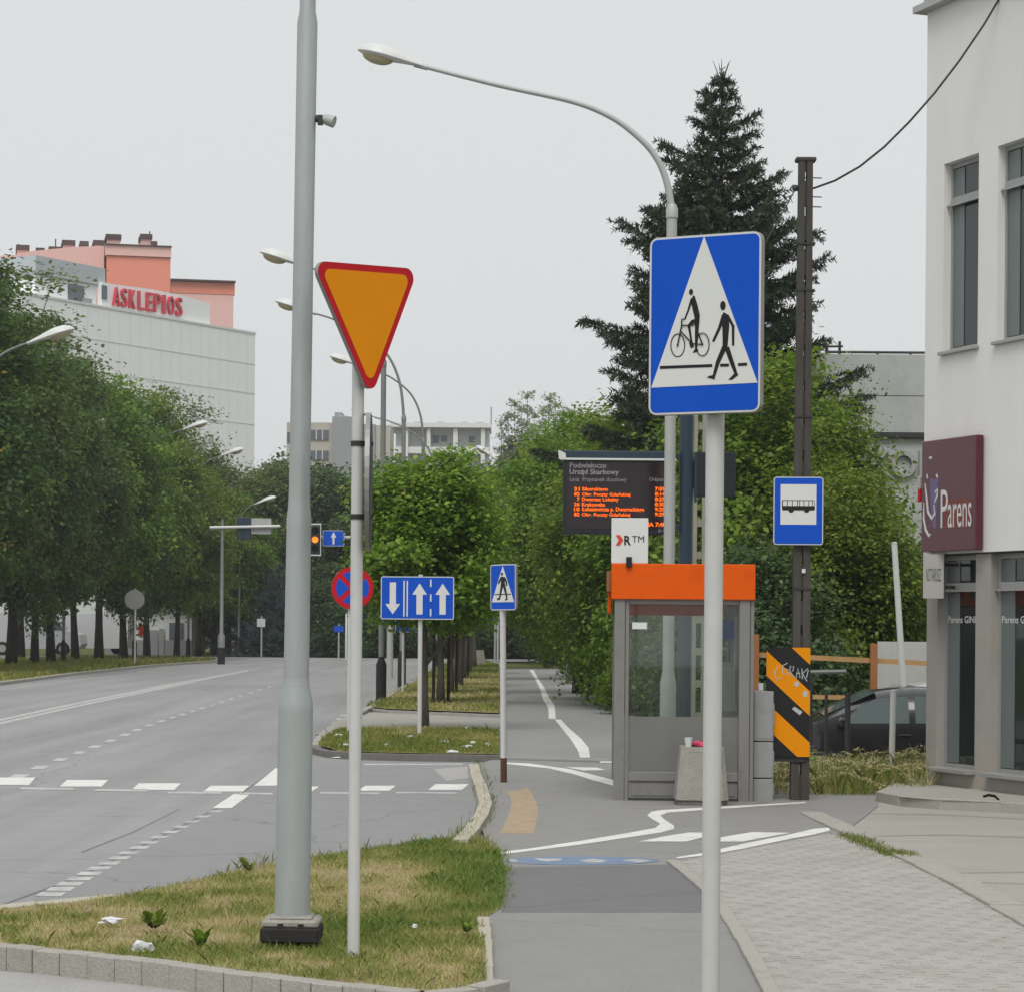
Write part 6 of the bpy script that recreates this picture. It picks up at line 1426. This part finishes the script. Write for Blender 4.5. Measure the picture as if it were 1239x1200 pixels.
# ------------------------------------------------------------------ clinic with red letters, pink flats, far flats
Dcl = 190.0
ew = Vector((math.sin(math.radians(31)), math.cos(math.radians(31)), 0)); nw = Vector((ew.y, -ew.x, 0))
Er = Vector((gx(306, Dcl), Dcl, 0))                      # far right-hand corner
def scl(px): u = ray(px, 500)[0]; return (u * Er.y - Er.x) / (ew.x - u * ew.y)      # signed distance from that corner (negative to the left)
def zcl(px, py): s = scl(px); p = Er + ew * s; return at(px, py, p.y).z
Mcl = Matrix(((ew.x, -nw.x, 0, Er.x), (ew.y, -nw.y, 0, Er.y), (0, 0, 1, 0), (0, 0, 0, 1)))
cl = thing('clinic_building', 'white panelled clinic block standing behind the lime trees', 'building'); cl.matrix_world = Mcl
def bxc(name, m, x0, x1, y0, y1, z0, z1, parent=cl):
    b = MB(); b.box(x0, x1, y0, y1, z0, z1); return b.obj(name, m, parent)
zt0 = zcl(300, 402); sL = scl(-60)
bxc('wall', 'panel_white', sL, 0, 0, 16, -.5, zt0)
bxc('roof_trim', 'panel_seam', sL, .05, -.06, -.003, zt0 - .1, zt0 + .06)
for py in (440, 475.5, 513): bxc('seam', 'panel_seam', sL, 0, -.022, -.002, zcl(300, py) - .035, zcl(300, py) + .035)
k = 0; s = -.0
while s > sL:
    bxc('seam', 'panel_seam', s - 1.0 - .012, s - 1.0 + .012, -.018, -.002, 10, zt0 - .12); s -= 1.15
# parapet carrying the letters and the roof house
s0, s1 = scl(126), scl(257)
pz = zcl(200, 352); b = MB()
def zat(px, py): return zcl(px, py)
ppts = [(scl(126), zt0 + .061), (scl(257), zt0 + .061), (scl(257), zat(257, 367)), (scl(220), zat(220, 357)), (scl(186), zat(186, 350)), (scl(140), zat(140, 344)), (scl(126), zat(126, 341))]
b.prism(ppts, .3, .7); b.obj('parapet', 'panel_white', cl)
bxc('roof_house', 'panel_white', scl(52), scl(126) - .01, .8, 8, zt0 + .061, zat(110, 342))
bxc('roof_house_fascia', 'roof_grey', scl(50), scl(134), .6, 8.2, zat(110, 341.5), zat(110, 320))
fw = bxc('roof_window', 'far_window', scl(91.5), scl(110.5), .74, .79, zat(100, 368), zat(100, 344)); bxc('vent_box', 'grey_wall', scl(108), scl(117), .5, .735, zat(112, 370), zat(112, 361)); bxc('roof_window', 'far_window', scl(125.5), scl(131.5), .22, .29, zat(128, 362), zat(128, 345.5))
lt = thing('clinic_lettering', 'red raised letters spelling Asklepios along the clinic parapet', 'sign'); lt.matrix_world = Mcl
word = 'ASKLEPIOS'; xs_ = [(a + (c - a) * .06, c - (c - a) * .06) for a, c in [(515, 549), (553, 582), (590, 620), (630, 660), (667, 697), (702, 735), (742, 755), (765, 795), (801, 832)]]
for ch, (a, c) in zip(word, xs_):
    pa, pc = a / 3.7515, c / 3.7515; mid = (pa + pc) / 2; tmid = ((a + c) / 2 - 530) / 285.0
    yb_, yt_ = 250 + (452 + 45 * tmid) / 3.75, 250 + (366 + 47 * tmid) / 3.75
    text_part('letter', ch, scl(pa), scl(pc), zat(mid, yb_), zat(mid, yt_), .29, 'letter_red', lt, .0, .22)
# pink and coral flats behind
Dpk = 235.0; pk = thing('apartment_block', 'coral and pink apartment block with dark chimneys behind the clinic', 'building', (gx(150, Dpk), Dpk, 0), math.radians(12)); xp = pk.location.x
def bxk(name, m, px0, px1, py0, py1, d0=0, d1=12, parent=None):
    b = MB(); b.box(gx(px0, Dpk) - xp, gx(px1, Dpk) - xp, d0, d1, at(150, py1, Dpk).z, at(150, py0, Dpk).z); return b.obj(name, m, parent or pk)
bxk('stair_block', 'coral', 126, 202.5, 310.5, 600); bxk('attic_band', 'pink', 124, 203, 298, 310, -.2)
bxk('roof_edge', 'chimney_cap', 123.5, 203.5, 296.5, 297.8, -.4)
bxk('wing', 'coral', 203, 281, 338, 352, .3); bxk('wing_lower', 'pink', 203, 279.5, 352.4, 600, .35); bxk('roof_edge', 'chimney_cap', 202.9, 281.6, 335.6, 337.6, -.2)
b = MB(); z = lambda py: at(150, py, Dpk).z; xx = lambda px: gx(px, Dpk) - xp
b.prism([(xx(0), z(600)), (xx(123.4), z(600)), (xx(123.4), z(297)), (xx(85), z(300)), (xx(35), z(307)), (xx(18), z(312)), (xx(0), z(314))], 1, 12); b.obj('main_wall', 'pink', pk)
for px, y0, y1 in ((30, 331, 342), (38, 330, 346), (48, 330, 344)): bxk('window', 'coral' if px > 33 else 'far_window', px - 2.5, px + 2.5, y0, y1, .8, .99)
for zx_, zy_, zw in ((100, 180, 60), (178, 190, 40), (243, 182, 55), (305, 150, 60), (375, 152, 40), (440, 145, 50), (507, 115, 70), (655, 108, 55), (690, 140, 30)):
    px = zx_ / 3.7515; py = 250 + zy_ / 3.75; hw_ = zw / 3.7515 / 2
    c_ = bxk('chimney', 'pink', px - hw_ * .85, px + hw_ * .85, py + 6, py + 22, 2, 5); bxk('chimney_top', 'chimney_cap', px - hw_, px + hw_, py, py + 5.9, 1.8, 5.2, c_)
for px, y0 in ((66, 287), (179.5, 273), (21.5, 295)):
    b = MB(); b.tube([(xx(px), 3, z(y0 + 22)), (xx(px), 3, z(y0))], .06, 6); b.obj('vent_pipe', 'chimney_cap', pk)
# far flats in the middle
D1 = 275.0; fb = thing('far_apartment_block', 'beige apartment block with grey stair tower far beyond the trees', 'building', (gx(385, D1), D1, 0)); xq = fb.location.x
def bxf(name, m, px0, px1, py0, py1, d0=0, d1=10, parent=None, root=None, D=D1):
    r_ = root or fb; b = MB(); b.box(gx(px0, D) - r_.location.x, gx(px1, D) - r_.location.x, d0, d1, at(450, py1, D).z, at(450, py0, D).z); return b.obj(name, m, parent or r_)
bxf('wall', 'beige', 345, 400, 512, 640); bxf('stair_tower', 'grey_wall', 400.3, 424, 505, 640, -.5, 9); bxf('tower_house', 'grey_wall', 402, 411, 498.5, 504.8, 1, 5); bxf('tower_cap', 'roof_grey', 406, 418, 503.2, 504.8, .4, 6); bxf('flank_wall', 'grey_wall', 424.3, 452, 513, 640, .5, 9); bxf('flank_wall', 'beige', 452.3, 470, 514, 640, .7, 9)
for y0, y1 in ((521, 533), (546, 557)):
    w_ = bxf('window', 'far_window', 374, 396, y0, y1, -.15, -.01)
    for px in (381, 388.5): bxf('mullion', 'pale_wall', px - .5, px + .5, y0, y1, -.2, -.16, w_)
bxf('window', 'far_window', 346, 349.5, 524, 536, -.15, -.01)
D2 = 300.0; f2 = thing('far_white_block', 'white balcony block with thick piers far beyond the maples', 'building', (gx(535, D2), D2, 0))
o = dict(root=f2, D=D2)
bxf('recess_wall', 'recess_wall', 476, 590, 517, 640, 2, 10, **o); bxf('roof_band', 'pale_wall', 470, 592, 511.5, 516.8, -.4, 10, **o)
for px0, px1 in ((487, 492), (514.5, 519), (546.5, 552), (580, 585)): bxf('pier', 'pale_wall', px0, px1, 517, 640, 0, 1.9, **o)
bxf('balcony_band', 'pale_wall', 476, 590, 540, 548, .3, 1.95, **o)
for px, y0, y1 in ((535, 525, 532), (569, 526, 533), (525, 525, 534)):
    w_ = bxf('window', 'far_window', px - 3.5, px + 3.5, y0, y1, 1.8, 1.99, **o)
for px in (503, 530, 560, 578): bxf('roof_vent', 'roof_grey', px - 4, px + 5, 508, 511.3, 2, 6, **o)
b = MB(); b.tube([(gx(592, D2) - f2.location.x, 3, at(592, 512, D2).z), (gx(592, D2) - f2.location.x, 3, at(592, 490, D2).z)], .1, 6); b.obj('mast', 'galv', f2)

# low white house and vans under the lime trees
Dhs = 135.0; hs2 = thing('low_house', 'low white house glimpsed between the lime trunks', 'building', (gx(190, Dhs), Dhs, 0)); o = dict(root=hs2, D=Dhs)
bxf('wall', 'pale_wall', 128, 232, 735, 800, 0, 6, **o); bxf('plinth', 'grey_wall', 127.8, 232.2, 776, 800, -.08, -.01, **o); bxf('roof_slab', 'roof_grey', 124, 236, 730, 734.8, -.4, 6.4, **o)
d_ = bxf('door', 'grey_wall', 180, 192, 764, 799, -.16, -.09, **o); bxf('door_frame', 'frame_grey', 193, 199, 762, 799, -.16, -.09, **o); w_ = bxf('window', 'sign_red', 168, 176, 757, 770, -.1, -.01, **o); bxf('window', 'far_window', 205, 222, 755, 775, -.1, -.01, **o)
bxf('garage', 'pale_wall', 275, 302, 760, 800, 2, 6, **o)
def van(label, px, D, rot=0):
    t = thing('parked_van', label, 'van', (gx(px, D), D, 0), rot, 'white vans parked behind the lime trees')
    b = MB(); b.prism([(-2.4, .35), (2.3, .35), (2.45, .6), (2.35, 1.1), (1.7, 1.25), (1.15, 2.0), (.9, 2.15), (-2.35, 2.2), (-2.45, 2.0)], -.95, .95); b.obj('body', 'van_white', t)
    b = MB(); b.prism([(.5, 1.3), (1.55, 1.3), (1.08, 1.95), (.5, 1.95)], -.965, -.955); b.obj('side_window', 'far_window', t)
    for x in (-1.6, 1.5):
        b = MB(); b.tube([(x, -.97, .35), (x, -.72, .35)], .35, 16); wz = b.obj('tyre', 'black_rubber', t, True); b = MB(); b.tube([(x, -.98, .35), (x, -.971, .35)], .2, 12); b.obj('rim', 'galv_dull', wz)
    return t
van('white van parked behind the lime trunks', 45, 128); van('white van parked behind the lime trunks', 103, 132, math.pi); van('white van parked behind the lime trunks', -10, 130)

# ------------------------------------------------------------------ small things on the grass
def litter(px, py, z, r, sx, sy, sz, seed, label, name='paper_litter', m='trash_white', cat='litter', group=None):
    p = P(px, py, z); tag(link(name, crumple(seed, r, sx, sy, sz), m, None, False, (p.x, p.y, z + r * sz * .35)), label, cat, group)
litter(172, 1152, .115, .055, 1.0, .7, .9, 31, 'crumpled white paper near the front kerb of the near grass bank')
litter(134, 1115, .10, .06, 1.2, .8, .35, 32, 'flat white bag left of the leafy weed in the near grass bank')
GLt = 'scraps of paper scattered on the small far grass bank'
for i, (px, py, sx) in enumerate([(417, 902, 1.6), (498, 892, 1.2), (537, 898, 1.5), (565, 904, 2.0), (572, 899, 1), (590, 901, .8), (547, 910, 1.8), (410, 890, 1.6), (566, 881, 1.0), (467, 902, .7)]):
    litter(px, py, .10, .05, sx, .8, .5, 50 + i, 'scrap of white paper on the small far grass bank', group=GLt)
litter(410, 916.5, .01, .06, 1.8, .8, .2, 71, 'white paper lying in the gutter before the far grass bank')
litter(502, 1122, .09, .018, 1, 1, 1, 72, 'tiny white flower head right of the give way post')
# leafy weed
def weed(px, py, z, s, label, seed, n=9, m='leaf_bright'):
    p = P(px, py, z); rng = np.random.default_rng(seed); V = []; Fq = []; t = thing('leafy_weed', label, 'weed', p)
    st_ = MB(); k = 0
    for i in range(n):
        a = i * 2.4 + rng.random(); L = s * (.35 + .65 * rng.random()); up_ = .25 + 1.0 * rng.random(); d = np.array([math.cos(a), math.sin(a), 0]); tip = d * L * .7 + np.array([0, 0, L * up_]); mid = d * L * .45 + np.array([0, 0, L * up_ * .8]); sd = np.cross(d, [0, 0, 1]) * L * .32
        base = np.array([0, 0, .01]) + d * .01
        V += [base + d * L * .2 + np.array([0, 0, L * up_ * .3]), mid - sd, tip, mid + sd]; Fq.append([k, k + 1, k + 2, k + 3]); k += 4
        st_.tube([base, base + d * L * .2 + np.array([0, 0, L * up_ * .32])], .004, 5)
    me = np_mesh('leaves', np.array(V), np.array(Fq), np.clip(rng.normal(.4, .15, n), 0, 1)); link('leaves', me, m, t); st_.obj('stems', 'bark', t)
weed(186, 1124, .10, .13, 'bright green leafy weed standing in the near grass bank', 3, 34, 'leaf_maple')
weed(243, 1145, .11, .09, 'low green weed between the leafy weed and the lamp post', 4, 26, 'leaf_maple'); weed(565, 1128, .09, .07, 'flat green weed near the right edge of the near grass bank', 5, 24, 'leaf_maple')
weed(300, 1054, .05, .10, 'dry grey weed on the rear edge of the near grass bank', 6, 22, 'grass_mix')

# ------------------------------------------------------------------ thin summer haze
def haze():
    m = bpy.data.materials.new('haze_air'); t, o = nodes(m)
    v = t.nodes.new('ShaderNodeVolumePrincipled'); v.inputs['Color'].default_value = (.93, .95, .97, 1); v.inputs['Density'].default_value = .00045; v.inputs['Anisotropy'].default_value = .2
    t.links.new(v.outputs[0], o.inputs['Volume']); MATS['haze_air'] = m
    b = MB(); b.box(-405, 405, -65, 705, -1.7, 40); h = b.obj('haze', 'haze_air'); tag(h, 'thin pale summer haze filling the air over the street', 'haze', kind='stuff')
haze()
